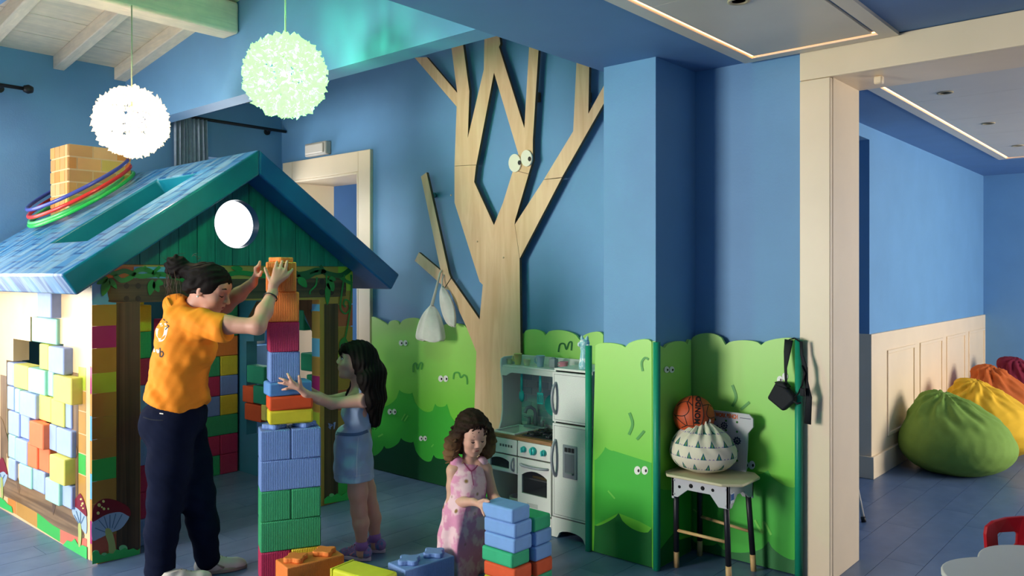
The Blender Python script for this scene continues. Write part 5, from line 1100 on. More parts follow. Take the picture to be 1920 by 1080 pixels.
# ball
bc_ = oD(1301, 780, 4.2); BR = .1065
ball = thing('ball', 'orange rubber ball with black panel lines resting on the sack', 'ball', bc_)
b_or = M('ball_orange', 'c04f26', .55, .06, 12, .25, 420, dist=.0015); b_bk = M('ball_line', '17120f', .6)
MB().lathe([(BR * math.sin(math.pi * i / 32) if 0 < i < 32 else 0, -BR * math.cos(math.pi * i / 32)) for i in range(33)], 48).build('shell', b_or, ball)
vr = Vector((0, 0, 0)) - (bc_ - O); vr = vr.normalized(); rt = Vector((CY, SY, 0)); rt = (rt - vr * rt.dot(vr)).normalized(); upv = rt.cross(-vr).normalized() if False else vr.cross(rt).normalized() * 1; upv = upv if upv.z > 0 else -upv
def onball(u, v): # u right, v up in units of radius as seen, returned in ball coordinates
    q = math.hypot(u, v)
    if q > .99: u, v = u * .99 / q, v * .99 / q
    w_ = math.sqrt(max(0, 1 - u * u - v * v)); return (rt * u + upv * v + vr * w_) * BR
def seam(pts, r=.0022):
    P = smooth_pts([Vector(p) for p in pts], 6, False); MB().tube([onball(p.x, p.y) for p in P], r, 6).build('seam', b_bk, ball)
for sm_ in [[(-.02, .99), (-.04, .5), (-.05, 0), (-.03, -.45)], [(.28, .95), (.42, .5), (.45, 0), (.3, -.5)], [(-.35, -.45), (-.05, -.48), (.25, -.5), (.55, -.42)], [(-.05, .48), (-.25, .68), (-.55, .65), (-.78, .5)], [(-.25, .68), (-.15, .9)], [(-.3, .66), (-.22, .28), (-.45, .02), (-.85, .02)], [(-.45, .02), (-.35, -.45), (-.7, -.2), (-.95, .1)], [(.72, .55), (.6, .1), (.75, -.1), (.97, -.05)], [(.75, -.1), (.55, -.42), (.3, -.75), (-.1, -.92)], [(-.35, -.45), (-.6, -.55)], [(.45, .5), (.72, .55), (.85, .45)], [(.25, -.5), (.1, -.72), (-.3, -.8)]]: seam(sm_)
R3 = Matrix((rt, upv, vr)).transposed().to_4x4()
def ballword(body, u, v, size, rot, bold=0.0):
    cu_ = bpy.data.curves.new('lettering', 'FONT'); cu_.body = body; cu_.size = size; cu_.align_x = 'CENTER'; cu_.align_y = 'CENTER'; cu_.offset = bold; cu_.resolution_u = 3
    tmp = bpy.data.objects.new('tmp', cu_); C.objects.link(tmp); dg = bpy.context.evaluated_depsgraph_get(); dg.update(); me = bpy.data.meshes.new_from_object(tmp.evaluated_get(dg)); bpy.data.objects.remove(tmp)
    c, s_ = math.cos(rot), math.sin(rot)
    for vt in me.vertices:
        x, y = vt.co.x * c - vt.co.y * s_, vt.co.x * s_ + vt.co.y * c; vt.co = onball(u + x / BR, v + y / BR) * 1.018
    me.materials.clear(); o = pobj('printed_lettering', me, b_bk, ball)
ballword('MONDO', .2, .28, .036, math.radians(84), .0012)
# black pouch hung on the edge guard
pc = thing('camera_pouch', 'small black pouch hanging by its strap from the edge guard', 'pouch', tuple(oY(1470, 745, 3.9))); m_pch = M('black_nylon', '14161c', .75, .1, 40, .2, 260)
pp = onplane([(1437, 747), (1454, 716), (1474, 728), (1487, 742), (1490, 752), (1467, 772)], Y=3.90)
rel(pc, MB().prism(pp, (0, 1, 0), .05).build('body', m_pch, bevel=.012, seg=3)); rel(pc, MB().prism(onplane([(1451, 716), (1468, 718), (1476, 728), (1456, 724)], Y=3.893), (0, 1, 0), .06).build('flap', m_pch, bevel=.004))
def strap(pts, wd, up): rel(pc, MB().tube(pts, wd, 8, flat=.16, up=up).build('strap', m_pch))
strap([oY(1474, 722, 3.915), oY(1473, 690, 3.93), oY(1476, 660, 3.94), oY(1479, 637, 3.945)], [.006, .008, .018, .022], (1, 0, 0)); strap([oY(1479, 637, 3.945), oY(1490, 634, 3.955), oY(1499, 640, 3.94)], .016, (0, 1, 0))
strap([oY(1502, 640, 3.935), oY(1503, 665, 3.93), oY(1510, 690, 3.93), oY(1512, 715, 3.93), oY(1517, 745, 3.93), oY(1514, 795, 3.93)], [.008, .008, .012, .009, .015, .018], (1, 0, 0)); strap([oY(1487, 748, 3.92), oY(1497, 738, 3.915), oY(1504, 722, 3.915), oY(1509, 700, 3.92), oY(1504, 685, 3.925)], [.012, .014, .013, .012, .009], (0, 1, 0))
rel(pc, MB().box(-.012, .012, -.008, .008, -.02, .02).build('buckle', m_pch, bevel=.004, loc=oY(1505, 735, 3.905))); rel(pc, MB().tube([oY(1488, 752, 3.9), oY(1495, 757, 3.9), oY(1502, 755, 3.905)], .005, 8).build('clip', m_pch))
# ================================================================= near right corner: table and red chair; easel foot
tb = thing('play_table', 'white scalloped children table at the lower right corner', 'table', (.1, 3.07, 0)); tz = .515; m_tb = M('white_laminate', 'cfcdc6', .35, .02)
def sc(cx, cy, r0, n, amp, ph): return [(cx + (r0 + amp * abs(math.cos(n * a / 2 + ph))) * math.cos(a), cy + (r0 + amp * abs(math.cos(n * a / 2 + ph))) * math.sin(a), tz - .022) for a in [2 * math.pi * i / 160 for i in range(160)]]
rel(tb, MB().prism(sc(.04, 3.05, .70, 14, .05, .35), (0, 0, 1), .022).build('tabletop', m_tb, bevel=.006, seg=3))
for a in (.6, 2.2, 3.8, 5.3): rel(tb, MB().tube([(-.0 + .4 * math.cos(a), 3.0 + .3 * math.sin(a), tz - .022), (-.0 + .46 * math.cos(a), 3.0 + .36 * math.sin(a), .001)], .02, 12).build('leg', m_tb))
rcx = thing('red_chair', 'red plastic children chair with slotted back behind the white table', 'chair', tuple(Vector(oD(1900, 1000, 3.3)[:2]).to_3d())); m_red = M('red_plastic', 'b3121e', .32, .03)
B0 = oD(1848, 985, 3.3); ex = Vector((.78, .62, 0)).normalized(); ez = Vector((0, 0, 1)); nrm = Vector((ex.y, -ex.x, 0))
B0 = oD(1846, 992, 3.3); W_ = .36
def bk_pt(u, v): return B0 + ex * (u * W_) + ez * (v - .0) - nrm * (.05 * (1 - (2 * u - 1) ** 2)) 
outer = [(.03, -.14), (.0, -.02), (.02, .01), (.12, .028), (.3, .038), (.5, .042), (.7, .038), (.88, .028), (.98, .01), (1, -.02), (.97, -.14)]
hole = [(.40, -.022), (.60, -.022), (.63, -.03), (.62, -.072), (.59, -.08), (.41, -.08), (.38, -.072), (.37, -.03)]
bmh = bmesh.new(); ov = [bmh.verts.new(bk_pt(*p)) for p in outer]; hv = [bmh.verts.new(bk_pt(u - .2, v)) for u, v in hole]
es = [bmh.edges.new((ov[i], ov[(i + 1) % len(ov)])) for i in range(len(ov))] + [bmh.edges.new((hv[i], hv[(i + 1) % len(hv)])) for i in range(len(hv))]
bmesh.ops.triangle_fill(bmh, edges=es, use_beauty=True); me = bpy.data.meshes.new('backrest'); bmh.to_mesh(me); bmh.free(); o = rel(rcx, pobj('backrest', me, m_red)); sd_ = o.modifiers.new('t', 'SOLIDIFY'); sd_.thickness = .016; sd_.offset = 0; bb_ = o.modifiers.new('b', 'BEVEL'); bb_.width = .004; bb_.segments = 2
sc_ = B0 + ex * (W_ / 2) + nrm * .17
st_ = MB(); st_.prism([(sc_ + ex * a + nrm * b).to_2d().to_3d() + Vector((0, 0, .30)) for a, b in [(-.17, -.17), (.17, -.17), (.18, .1), (.12, .17), (-.12, .17), (-.18, .1)]], (0, 0, 1), .016); rel(rcx, st_.build('seat', m_red, bevel=.006))
for a, b in ((-.15, -.15), (.15, -.15), (.14, .13), (-.14, .13)):
    p = sc_ + ex * a + nrm * b; p2 = sc_ + ex * a * 1.12 + nrm * b * 1.15; rel(rcx, MB().tube([(p.x, p.y, .3), (p2.x, p2.y, .001)], .013, 10).build('leg', M('chair_steel', '9a9a9e', .3, metal=.8)))
for u in (.08, .92): p = bk_pt(u, -.1); p2 = sc_ + ex * (u - .5) * W_ * .85 - nrm * .15; rel(rcx, MB().tube([p, Vector((p2.x, p2.y, .3))], .012, 10).build('back_post', M('chair_steel', '9a9a9e', .3, metal=.8)))
ea = thing('easel', 'white splayed easel leg with black foot behind the door post', 'easel', tuple(oZ(1590, 985, 0))); foot = oZ(1620, 979, 0); tp = foot + Vector((-.22, .1, .9)); m_es = M('easel_white', 'd9d2c6', .4)
rel(ea, MB().tube([foot + (tp - foot) * .03, tp], .011, 10).build('leg', m_es)); rel(ea, MB().tube([foot + Vector((0, 0, .001)), foot + (tp - foot) * .035], .015, 10).build('rubber_foot', m_dark))
f2 = foot + Vector((-.36, .12, 0)); rel(ea, MB().tube([f2 + (tp - f2) * .03, tp], .011, 10).build('leg', m_es)); rel(ea, MB().tube([f2 + Vector((0, 0, .001)), f2 + (tp - f2) * .035], .015, 10).build('rubber_foot', m_dark)); f3 = foot + Vector((-.2, .4, 0)); rel(ea, MB().tube([f3 + Vector((0, 0, .001)), tp], .011, 10).build('leg', m_es))
# ================================================================= pendant lamps of crumpled petals
def pendant(px_, py_, d_, R_, col, basec, strength, bulb, bcol, label, ztop, seed):
    c = oD(px_, py_, d_); t = thing('pendant_lamp', label, 'lamp', c)
    rnd = random.Random(seed); m = M('petal_' + col, basec, .8, .02, emit=strength, ecol=col); mb = MB()
    n = 1150
    for i in range(n):
        z = 1 - 2 * (i + .5) / n; a = i * 2.399963; r = math.sqrt(1 - z * z); nrm_ = Vector((r * math.cos(a), r * math.sin(a), z))
        nrm_ = (nrm_ + Vector([rnd.uniform(-.06, .06) for _ in range(3)])).normalized(); tng = nrm_.cross(Vector((rnd.uniform(-1, 1), rnd.uniform(-1, 1), rnd.uniform(-1, 1)))).normalized(); bt = nrm_.cross(tng)
        base = nrm_ * R_ * rnd.uniform(.78, .86); w_ = R_ * rnd.uniform(.08, .12); hgt = R_ * rnd.uniform(.2, .3); lean_ = tng * rnd.uniform(-.4, .4) * hgt
        q = [base - bt * w_ * .5, base + bt * w_ * .5, base + bt * w_ * rnd.uniform(.8, 1.2) + nrm_ * hgt * rnd.uniform(.5, .75) + lean_ + tng * w_ * .5, base + nrm_ * hgt * rnd.uniform(.75, 1) + lean_ * 1.3 - tng * w_ * .3, base - bt * w_ * rnd.uniform(.8, 1.2) + nrm_ * hgt * rnd.uniform(.5, .75) + lean_ + tng * w_ * .6]
        mb.add(q, [(0, 1, 2, 3), (0, 3, 4)], 0, False)
    props(mb.build('petal_shade', m, t), kind='stuff')
    wire = MB()
    for k in range(6):
        a = k * math.pi / 6; wire.tube([Vector((math.cos(a) * math.cos(b), math.sin(a) * math.cos(b), math.sin(b))) * R_ * .82 for b in [2 * math.pi * i / 32 for i in range(32)]], .002, 5, closed=True)
    wire.build('wire_frame', m, t)
    MB().lathe([(.0, -.045), (.022, -.036), (.03, -.012), (.026, .012), (.014, .035), (.014, .05)], 16).build('bulb', M('bulb_' + col, 'ffffff', .5, 0, emit=6, ecol=col), t)
    l = bpy.data.lights.new('bulb_light', 'POINT'); l.energy = bulb; l.color = bcol; l.shadow_soft_size = .05; lo_ = bpy.data.objects.new('bulb_light', l); C.objects.link(lo_); lo_.parent = t; lo_.location = (0, 0, -.06)
    MB().tube([(0, 0, .05), (0, 0, ztop - c.z)], .004, 8).build('cord', M('lamp_cord', 'cfc9a8', .6), t); MB().lathe([(.018, .04), (.018, .09), (.006, .1)], 14).build('lamp_holder', M('lamp_cord', 'cfc9a8', .6), t)
    return t
pendant(247, 229, 4.5, .19, 'ffe2b4', '8a7c66', 1.3, 26, (1.0, .8, .52), 'warm white glowing petal pendant lamp near the brick chimney', 3.036, 3)
pendant(535, 143, 3.84, .19, 'b0ffa2', '5f7458', 1.0, 76, (.13, 1.0, .36), 'greenish glowing petal pendant lamp in front of the bulkhead', 3.55, 8)
# ================================================================= people
from mathutils.bvhtree import BVHTree
Rv = np.array((CY, SY, 0.)); Fv = np.array((-SY, CY, 0.)); Zv = np.array((0., 0., 1.))
def J(px, py, d): return np.array(oD(px, py, d))
def V3(r, f, z): return Rv * r + Fv * f + Zv * z
def unit(v): return v / np.linalg.norm(v)
def frame(f, up=Zv):
    f = unit(f); l = unit(np.cross(up, f)); u = np.cross(f, l); return f, l, u      # forward, left, up
def cols(*v): return np.stack(v, 1)
def grid(pts, pad, h):
    P = np.array(pts); return Sdf(P.min(0) - pad, P.max(0) + pad, h)
m_skin = M('skin_warm', 'c4917a', .5, .05, 14, .05, 300, sss=.12, spec=.35); m_skin2 = M('skin_child', 'd0a08a', .5, .05, 14, .05, 300, sss=.12, spec=.35)
m_lip = M('lip', '8f4540', .45, .04); m_hair = M('hair_dark', '120c0a', .7, .25, 60, .4, 180, spec=.12, kind='wood', scale=40, stretch=(1, 1, .15), col2='0e0a08', amt=.6, dist=.003); m_hair2 = M('hair_brown', '2a1b13', .7, .25, 60, .4, 180, spec=.12, kind='fadez', z0=.72, z1=.60, col2='7a5a3c'); m_brow = M('brow', '22170f', .6); m_eyew = M('eye_ball', 'dcd6cc', .2, .02); m_iris = M('iris_brown', '1c1210', .15, .02)
def head(s, c, f, u, l, k=1.0, nose=1.0):
    E = cols(f, l, u); p = lambda a, b, d: c + (f * a + l * b + u * d) * k
    s.ell(p(-.008, 0, .022), np.array((.098, .077, .092)) * k, E, .02); s.ell(p(.03, 0, -.04), np.array((.068, .062, .072)) * k, E, .03); s.ell(p(.045, 0, .04), np.array((.05, .06, .045)) * k, E, .03)
    s.cap(p(.045, -.03, -.085), p(.045, .03, -.085), .02 * k, .02 * k, .025); s.cap(p(.07, -.008, -.098), p(.07, .008, -.098), .016 * k, None, .02)
    for b in (-1, 1):
        s.ell(p(.062, b * .036, -.025), np.array((.028, .026, .026)) * k, E, .02); s.cap(p(.086, b * .016, .027), p(.072, b * .046, .026), .009 * k, .008 * k, .012)
        s.ell(p(-.005, b * .076, -.008), np.array((.018, .009, .028)) * k, E, .006); s.ell(p(.005, b * .083, -.006), np.array((.009, .006, .014)) * k, E, .003, sub=True)
        s.ell(p(.094, b * .031, .008), np.array((.012, .017, .011)) * k, E, .008, sub=True); s.ell(p(.072, b * .031, .006), np.array((.016, .017, .013)) * k, E, .006)
    s.cap(p(.089, 0, .018), p(.09 + .024 * nose, 0, -.024 + .004 * (1 - nose) * 5), .0078 * k, .0115 * k, .012)
    for b in (-1, 1): s.ell(p(.098, b * .011, -.028), np.array((.011, .008, .008)) * k, E, .006)
    s.cap(p(.093, -.014, -.052), p(.093, .014, -.052), .0075 * k, None, .008); s.cap(p(.091, -.012, -.063), p(.091, .012, -.063), .0075 * k, None, .007)
def face_bits(par, c, f, u, l, k, lips=True, look=(0, 0), closed=False):
    p = lambda a, b, d: Vector(c + (f * a + l * b + u * d) * k)
    for b in (-1, 1):
        rel(par, MB().tube([p(.0935, b * .017, .036), p(.094, b * .03, .041), p(.083, b * .047, .036)], [.003 * k ** 4, .0042 * k ** 4, .002 * k ** 4], 6).build('eyebrow', m_brow))
        if closed: rel(par, MB().tube([p(.0895, b * .018, .001), p(.0905, b * .031, -.004), p(.081, b * .047, .001)], [.0016, .0034, .002], 6).build('eyelashes', m_brow))
        else:
            R4 = Matrix(cols(f, l, u).tolist()).to_4x4()
            e = rel(par, MB().lathe([(.0125 * k * math.sin(math.pi * i / 12) if 0 < i < 12 else 0, -.0125 * k * math.cos(math.pi * i / 12)) for i in range(13)], 16, Matrix.Translation(p(.0815, b * .031, .007)) @ R4 @ Matrix.Diagonal((.95, 1.25, .95, 1))).build('eye', m_eyew))
            rel(e, MB().lathe([(.0085 * k, 0), (.006 * k, .002), (0, .003)], 14, Matrix.Translation(p(.0915, b * .031 + look[0], .007 + look[1])) @ R4 @ Matrix.Rotation(math.pi / 2, 4, 'Y')).build('iris', m_iris))
            rel(par, MB().tube([p(.086, b * .016, .012), p(.0945, b * .031, .0185), p(.081, b * .049, .012)], [.0014, .0026, .0016], 6).build('eyelashes', m_brow))
    if lips: rel(par, MB().tube([p(.089, -.021, -.056), p(.0985, -.008, -.0555), p(.099, 0, -.0565), p(.0985, .008, -.0555), p(.089, .021, -.056)], [.002 * k, .0052 * k, .0056 * k, .0052 * k, .002 * k], 8).build('lips', m_lip))
def fingers(s, lst, r0=.0085, r1=.0065, k=.004):
    for ch in lst: s.chain(ch, list(np.linspace(r0, r1, len(ch))), k)
def drape(ob, polys, mat, name, off=.0015):
    """thin print lying on a surface where the view meets it"""
    me = ob.data; bv = BVHTree.FromPolygons([v.co.copy() for v in me.vertices], [tuple(p.vertices) for p in me.polygons]); mb = MB()
    for pts in polys:
        q = []
        for p in pts:
            r = ray(*p[:2]).normalized(); h = bv.ray_cast(O, r)
            if h[0] is None: continue
            q.append(h[0] - r * off)
        if len(q) >= 3:
            n = len(q) // 2
            if len(q) % 2 == 0 and n >= 2: mb.add(q, [(i, i + 1, len(q) - 2 - i, len(q) - 1 - i) for i in range(n - 1)])
            else: mb.add(q, [tuple(range(len(q)))])
    if mb.v: rel(ob, mb.build(name, mat))
# ---------------------------------------------------------------- woman
wd = 4.0
wom = thing('person', 'woman in orange polo shirt and navy trousers lifting the top block', 'person', tuple(oZ(340, 1082, 0)))
bf, bl_, bu = frame(V3(.95, .30, 0)); hc = J(393, 543, 3.97); hf, hl, hu = frame(V3(.90, -.14, -.36))
nF = np.array((math.sin(TA - .08), -math.cos(TA - .08), 0.)); TB = np.array((TW2[0], TW2[1], 0.))
def onface(px, py, off):
    r = np.array(ray(px, py)); p0 = TB + nF * off; o = np.array(O); t = ((p0 - o) @ nF) / (r @ nF); return o + r * t
wr = onface(511, 549, .035); el = J(483, 612, 3.80); sh = J(372, 606, 3.86)
shF = J(366, 592, 4.16); elF = J(422, 574, 4.14); wrF = J(474, 530, 4.06)
ank = [J(297, 1078, 3.90), J(389, 1042, 4.06)]; kne = [J(313, 938, 3.90), J(370, 928, 4.02)]; hip = [J(320, 812, 3.92), J(346, 812, 4.07)]
s = grid([hc + Zv * .17, wr + Zv * .1, el, shF, wrF, J(262, 700, 3.8), J(300, 1090, 3.9), J(455, 1060, 4.1), TB + Zv * 1.6], .16, .005)
head(s, hc, hf, hu, hl)
s.cap(hc - hf * .03 - hu * .07, J(348, 600, 4.0), .052, .06, .03)
s.ell(J(346, 640, 4.0), (.12, .155, .16), cols(bf, bl_, bu), .05); s.ell(J(336, 710, 4.0), (.1, .13, .13), cols(bf, bl_, bu), .06); s.ell(J(328, 785, 3.99), (.12, .15, .11), cols(bf, bl_, bu), .05)
for i in (0, 1): s.chain([hip[i], kne[i], ank[i]], [.082, .055, .04], .03)
s.chain([J(352, 602, 3.93), sh, sh * .5 + el * .5, el, el * .55 + wr * .45, wr], [.05, .05, .042, .037, .037, .025], .025)
s.chain([J(352, 596, 4.07), shF, elF, elF * .5 + wrF * .5, wrF], [.05, .05, .037, .035, .025], .025)
# near hand laid on the front of the top block
pk = [onface(516, 506, .02), onface(525, 505, .02), onface(534, 508, .02), onface(538, 517, .02)]; pb = onface(512, 535, .028)
for q_ in pk: s.cap(pb, q_, .017, .012, .012)
s.cap(wr, pb, .024, .02, .012, flat=nF, fk=.8)
fingers(s, [[pk[0], onface(517.5, 498, .014), onface(519, 491, .009)], [pk[1], onface(527, 497.5, .014), onface(529, 490, .009)], [pk[2], onface(536.5, 498, .014), onface(538.5, 490, .009)], [pk[3], onface(543.5, 511, .014), onface(548, 505.5, .009)], [onface(508, 530, .024), onface(502, 516, .016), onface(499, 508, .013), onface(497, 502.5, .01)]], .0098, .0074)
# far hand on the left side of the block
fb = J(482, 512, 4.05); s.cap(wrF, fb, .022, .022, .015, flat=Rv, fk=.7)
for i in range(4): b0 = fb + Fv * (-.022 + .018 * i) + Zv * .012; s.chain([fb + Fv * (-.015 + .012 * i), b0 + Zv * .012, J(485.5, 498 + (i == 3) * 3, 4.03 + .02 * i), J(487.5, 490.5 + (i == 3) * 4, 4.035 + .02 * i)], [.012, .0095, .0085, .0068], .005)
s.chain([fb - Zv * .01, J(487, 516, 4.0), J(490.5, 509, 3.98)], [.012, .009, .0075], .006)
body = rel(wom, pobj('body', s.mesh('body', 1), m_skin)); face_bits(body, hc, hf, hu, hl, 1.0, closed=True)
rel(body, MB().lathe([(.0045, -.0045), (.006, 0), (.0045, .0045), (0, .005)], 10, Matrix.Translation(Vector(hc + hf * .0 - hl * .088 - hu * .034))).build('earring', M('pearl', 'e8e2da', .2)))
ring_ = []; ax_ = unit(wr - el); e1_ = unit(np.cross(ax_, Zv)); e2_ = np.cross(ax_, e1_); wc_ = wr * .86 + el * .14
rel(wom, MB().tube([Vector(wc_ + (e1_ * math.cos(a) + e2_ * math.sin(a)) * .0325) for a in [2 * math.pi * i / 28 for i in range(28)]], .003, 6, closed=True).build('bracelet', M('bead_dark', '23282a', .4)))
# hair drawn up into a bun
s = grid([hc + Zv * .17 - Rv * .26, hc - Zv * .12 + Rv * .14], .09, .0045)
E = cols(hf, hl, hu); s.ell(hc - hf * .014 + hu * .034, (.112, .088, .098), E, .02); s.cut(hc + hf * .078 + hu * .04, hf * .9 - hu * .5); s.cut(hc - hu * .035 - hf * .03, -hu * .9 + hf * .35)
bun = J(333, 500, 4.0); s.cap(hc - hf * .08 + hu * .05, bun, .05, .035, .03)
s.ell(bun, (.055, .05, .052), None, .02)
for i in range(9): a = i * .7; s.chain([bun + (Rv * math.cos(a) + Zv * math.sin(a)) * .032 - Fv * .03, bun + (Rv * math.cos(a + .9) + Zv * math.sin(a + .9)) * .045 - Fv * .015, bun + (Rv * math.cos(a + 1.8) + Zv * math.sin(a + 1.8)) * .045 + Fv * .02], [.012, .015, .01], .008)
s.chain([hc - hf * .06 + hu * .01 - hl * .06, hc - hf * .09 - hu * .02 - hl * .035, hc - hf * .09 - hu * .045], [.03, .028, .02], .02)
s.ripple(.0022, lambda X, Y, Z: np.sin(170 * (X * CY + Y * SY) * .35 - 190 * Z + 6 * snoise(X, Y, Z, 18, 2)) + .6 * snoise(X, Y, Z, 90, 5))
hair = rel(wom, pobj('hair', s.mesh('hair', 1), m_hair))
rnd = random.Random(5); st_m = MB()
for i in range(16):
    a = J(322 + rnd.uniform(-10, 14), 512 + rnd.uniform(-8, 10), 3.97 + rnd.uniform(-.02, .04)); st_m.tube([Vector(a), Vector(a + V3(rnd.uniform(-.02, .01), 0, -.05)), Vector(a + V3(rnd.uniform(-.02, .035), 0, -.10 - rnd.uniform(0, .05)))], [.0014, .0012, .0005], 4)
for i in range(10):
    a = J(330 + rnd.uniform(-22, 40), 482 + rnd.uniform(-2, 6), 3.99); st_m.tube([Vector(a), Vector(a + V3(rnd.uniform(-.02, .02), 0, .012)), Vector(a + V3(rnd.uniform(-.04, .04), 0, .018))], [.0013, .001, .0005], 4)
props(rel(wom, st_m.build('loose_strands', M('hair_strand', '4a3222', .5))), kind='stuff')
# shirt
m_or = M('orange_jersey', 'f28c16', .8, .04, 12, .12, 260)
s = grid([J(260, 560, 3.7), J(430, 780, 4.3), J(330, 660, 4.35), J(445, 610, 3.78)], .1, .0055); EB = cols(bf, bl_, bu)
s.ell(J(345, 640, 4.0), (.138, .178, .17), EB, .05); s.ell(J(336, 700, 4.0), (.142, .168, .15), EB, .06); s.ell(J(332, 748, 3.995), (.152, .176, .1), EB, .05); s.ell(J(375, 655, 3.94), (.085, .075, .08), EB, .05); s.ell(J(372, 650, 4.08), (.08, .075, .08), EB, .05)
s.cap(J(336, 598, 3.93), J(374, 606, 3.87), .072, .07, .04); s.cap(J(374, 606, 3.87), J(418, 616, 3.83), .068, .068, .02); s.cap(J(345, 590, 4.08), shF, .07, .068, .04); s.cap(shF, J(390, 588, 4.16), .066, .066, .02)
s.cap(J(330, 572, 4.0), J(352, 592, 3.99), .062, .075, .03); s.cap(J(345, 575, 3.98), J(380, 592, 3.96), .052, .05, .02)
def wrk(X, Y, Z):
    r = (X - O.x) * CY + Y * SY; return .0075 * np.sin(40 * Z + 26 * r + 3 * snoise(X, Y, Z, 8, 1)) * np.clip((1.15 - Z) / .25, .3, 1) + .0055 * snoise(X, Y, Z, 24, 6) + .003 * snoise(X, Y, Z, 55, 7)
s.ripple(1, wrk)
ne = J(376, 550, 3.97); s.ell(ne, (.068, .07, .066), None, .008, sub=True); s.cap(hc - hf * .03 - hu * .05, J(352, 590, 4.0), .056, .062, .004, sub=True)
ed = unit(el - sh); s.ell(sh + ed * .275, (.13, .13, .13), None, .004, sub=True); ed2 = unit(elF - shF); s.ell(shF + ed2 * .24, (.13, .13, .13), None, .004, sub=True)
s.cut(J(330, 757, 4.0), V3(-.28, 0, -1)); shirt = rel(wom, pobj('shirt', s.mesh('shirt', 1), m_or))
# collar
col_ = [J(312, 562, 3.96), J(322, 580, 3.92), J(345, 596, 3.90), J(372, 603, 3.90), J(390, 604, 3.93)]
rel(shirt, MB().tube([Vector(p) for p in smooth_pts([Vector(q) for q in col_], 5, False)], [.016, .02, .022, .022, .022] + [.022] * 12 + [.02, .016, .012, .008][:4] if False else .017, 10, flat=.45, up=(0, 0, 1)).build('collar', m_or))
m_pw = M('print_white', 'ece6dc', .8, .02); m_pk = M('print_dark', '3a3630', .8, .02)
drape(shirt, [stroke([(296, 616), (292, 628), (295, 636), (303, 637), (309, 628), (312, 614)], 6, 4), stroke([(301, 606), (303, 612)], 4, 3), stroke([(309, 606), (311, 610)], 3, 3), stroke([(287, 653), (290, 660)], 4, 3), stroke([(294, 655), (296, 661), (300, 655)], 3.4, 3)], m_pw, 'back_print')
drape(shirt, [stroke([(313, 609), (317, 612)], 2.2, 3), stroke([(317, 611), (309, 619)], 2, 3), stroke([(311, 603), (314, 605)], 2, 3), stroke([(299.5, 591), (301, 594)], 2.2, 3), stroke([(303, 595), (305, 598)], 2.2, 3), stroke([(306, 598), (309, 601)], 2, 3), stroke([(300, 652), (300, 669)], 2.6, 3), stroke([(300, 661), (304, 659), (306, 664), (303, 669), (300, 668)], 2.4, 3)], m_pk, 'back_lettering', .002)
# trousers
m_navy = M('navy_twill', '10162a', .9, .12, 10, .15, 300, spec=.08)
s = grid([J(255, 745, 3.7), J(410, 1095, 4.2), J(330, 800, 4.3), J(280, 1090, 3.7)], .06, .0055)
s.ell(J(331, 778, 3.99), (.148, .172, .12), EB, .04); s.ell(J(300, 800, 3.93), (.098, .09, .1), EB, .05); s.ell(J(300, 800, 4.07), (.095, .09, .1), EB, .05)
s.chain([J(322, 815, 3.91), J(318, 870, 3.905), J(311, 938, 3.90), J(303, 1000, 3.90), J(299, 1088, 3.90)], [.108, .1, .082, .074, .066], .035); s.chain([J(346, 815, 4.07), J(357, 870, 4.05), J(370, 930, 4.02), J(381, 985, 4.04), J(389, 1046, 4.06)], [.108, .1, .082, .07, .06], .035)
s.ripple(1, lambda X, Y, Z: .0018 * np.sin(75 * Z + 30 * (X * CY + Y * SY) + 4 * snoise(X, Y, Z, 9, 3)) * np.clip(np.abs(Z - .62) * 4, .35, 1.2) + .0028 * snoise(X, Y, Z, 24, 9))
s.cut(J(330, 745, 4.0), V3(-.2, 0, 1)); s.cut((0, 0, .028), (0, 0, -1)); tr = rel(wom, pobj('trousers', s.mesh('trousers', 1), m_navy))
drape(tr, [stroke([(268, 782), (285, 787), (306, 788)], 1.8, 4)], M('seam_dark', '0d1420', .9), 'pocket_seam'); drape(tr, [[(299, 774), (306, 775), (306, 777), (299, 776)]], M('print_white', 'ece6dc', .8), 'pocket_label'); rel(tr, MB().lathe([(.006, 0), (.006, .002), (0, .003)], 10, Matrix.Translation(Vector(J(277.5, 790, 3.845))) @ Matrix.Rotation(-math.pi / 2, 4, 'Y')).build('button', M('button_brass', '8a7a60', .4)))
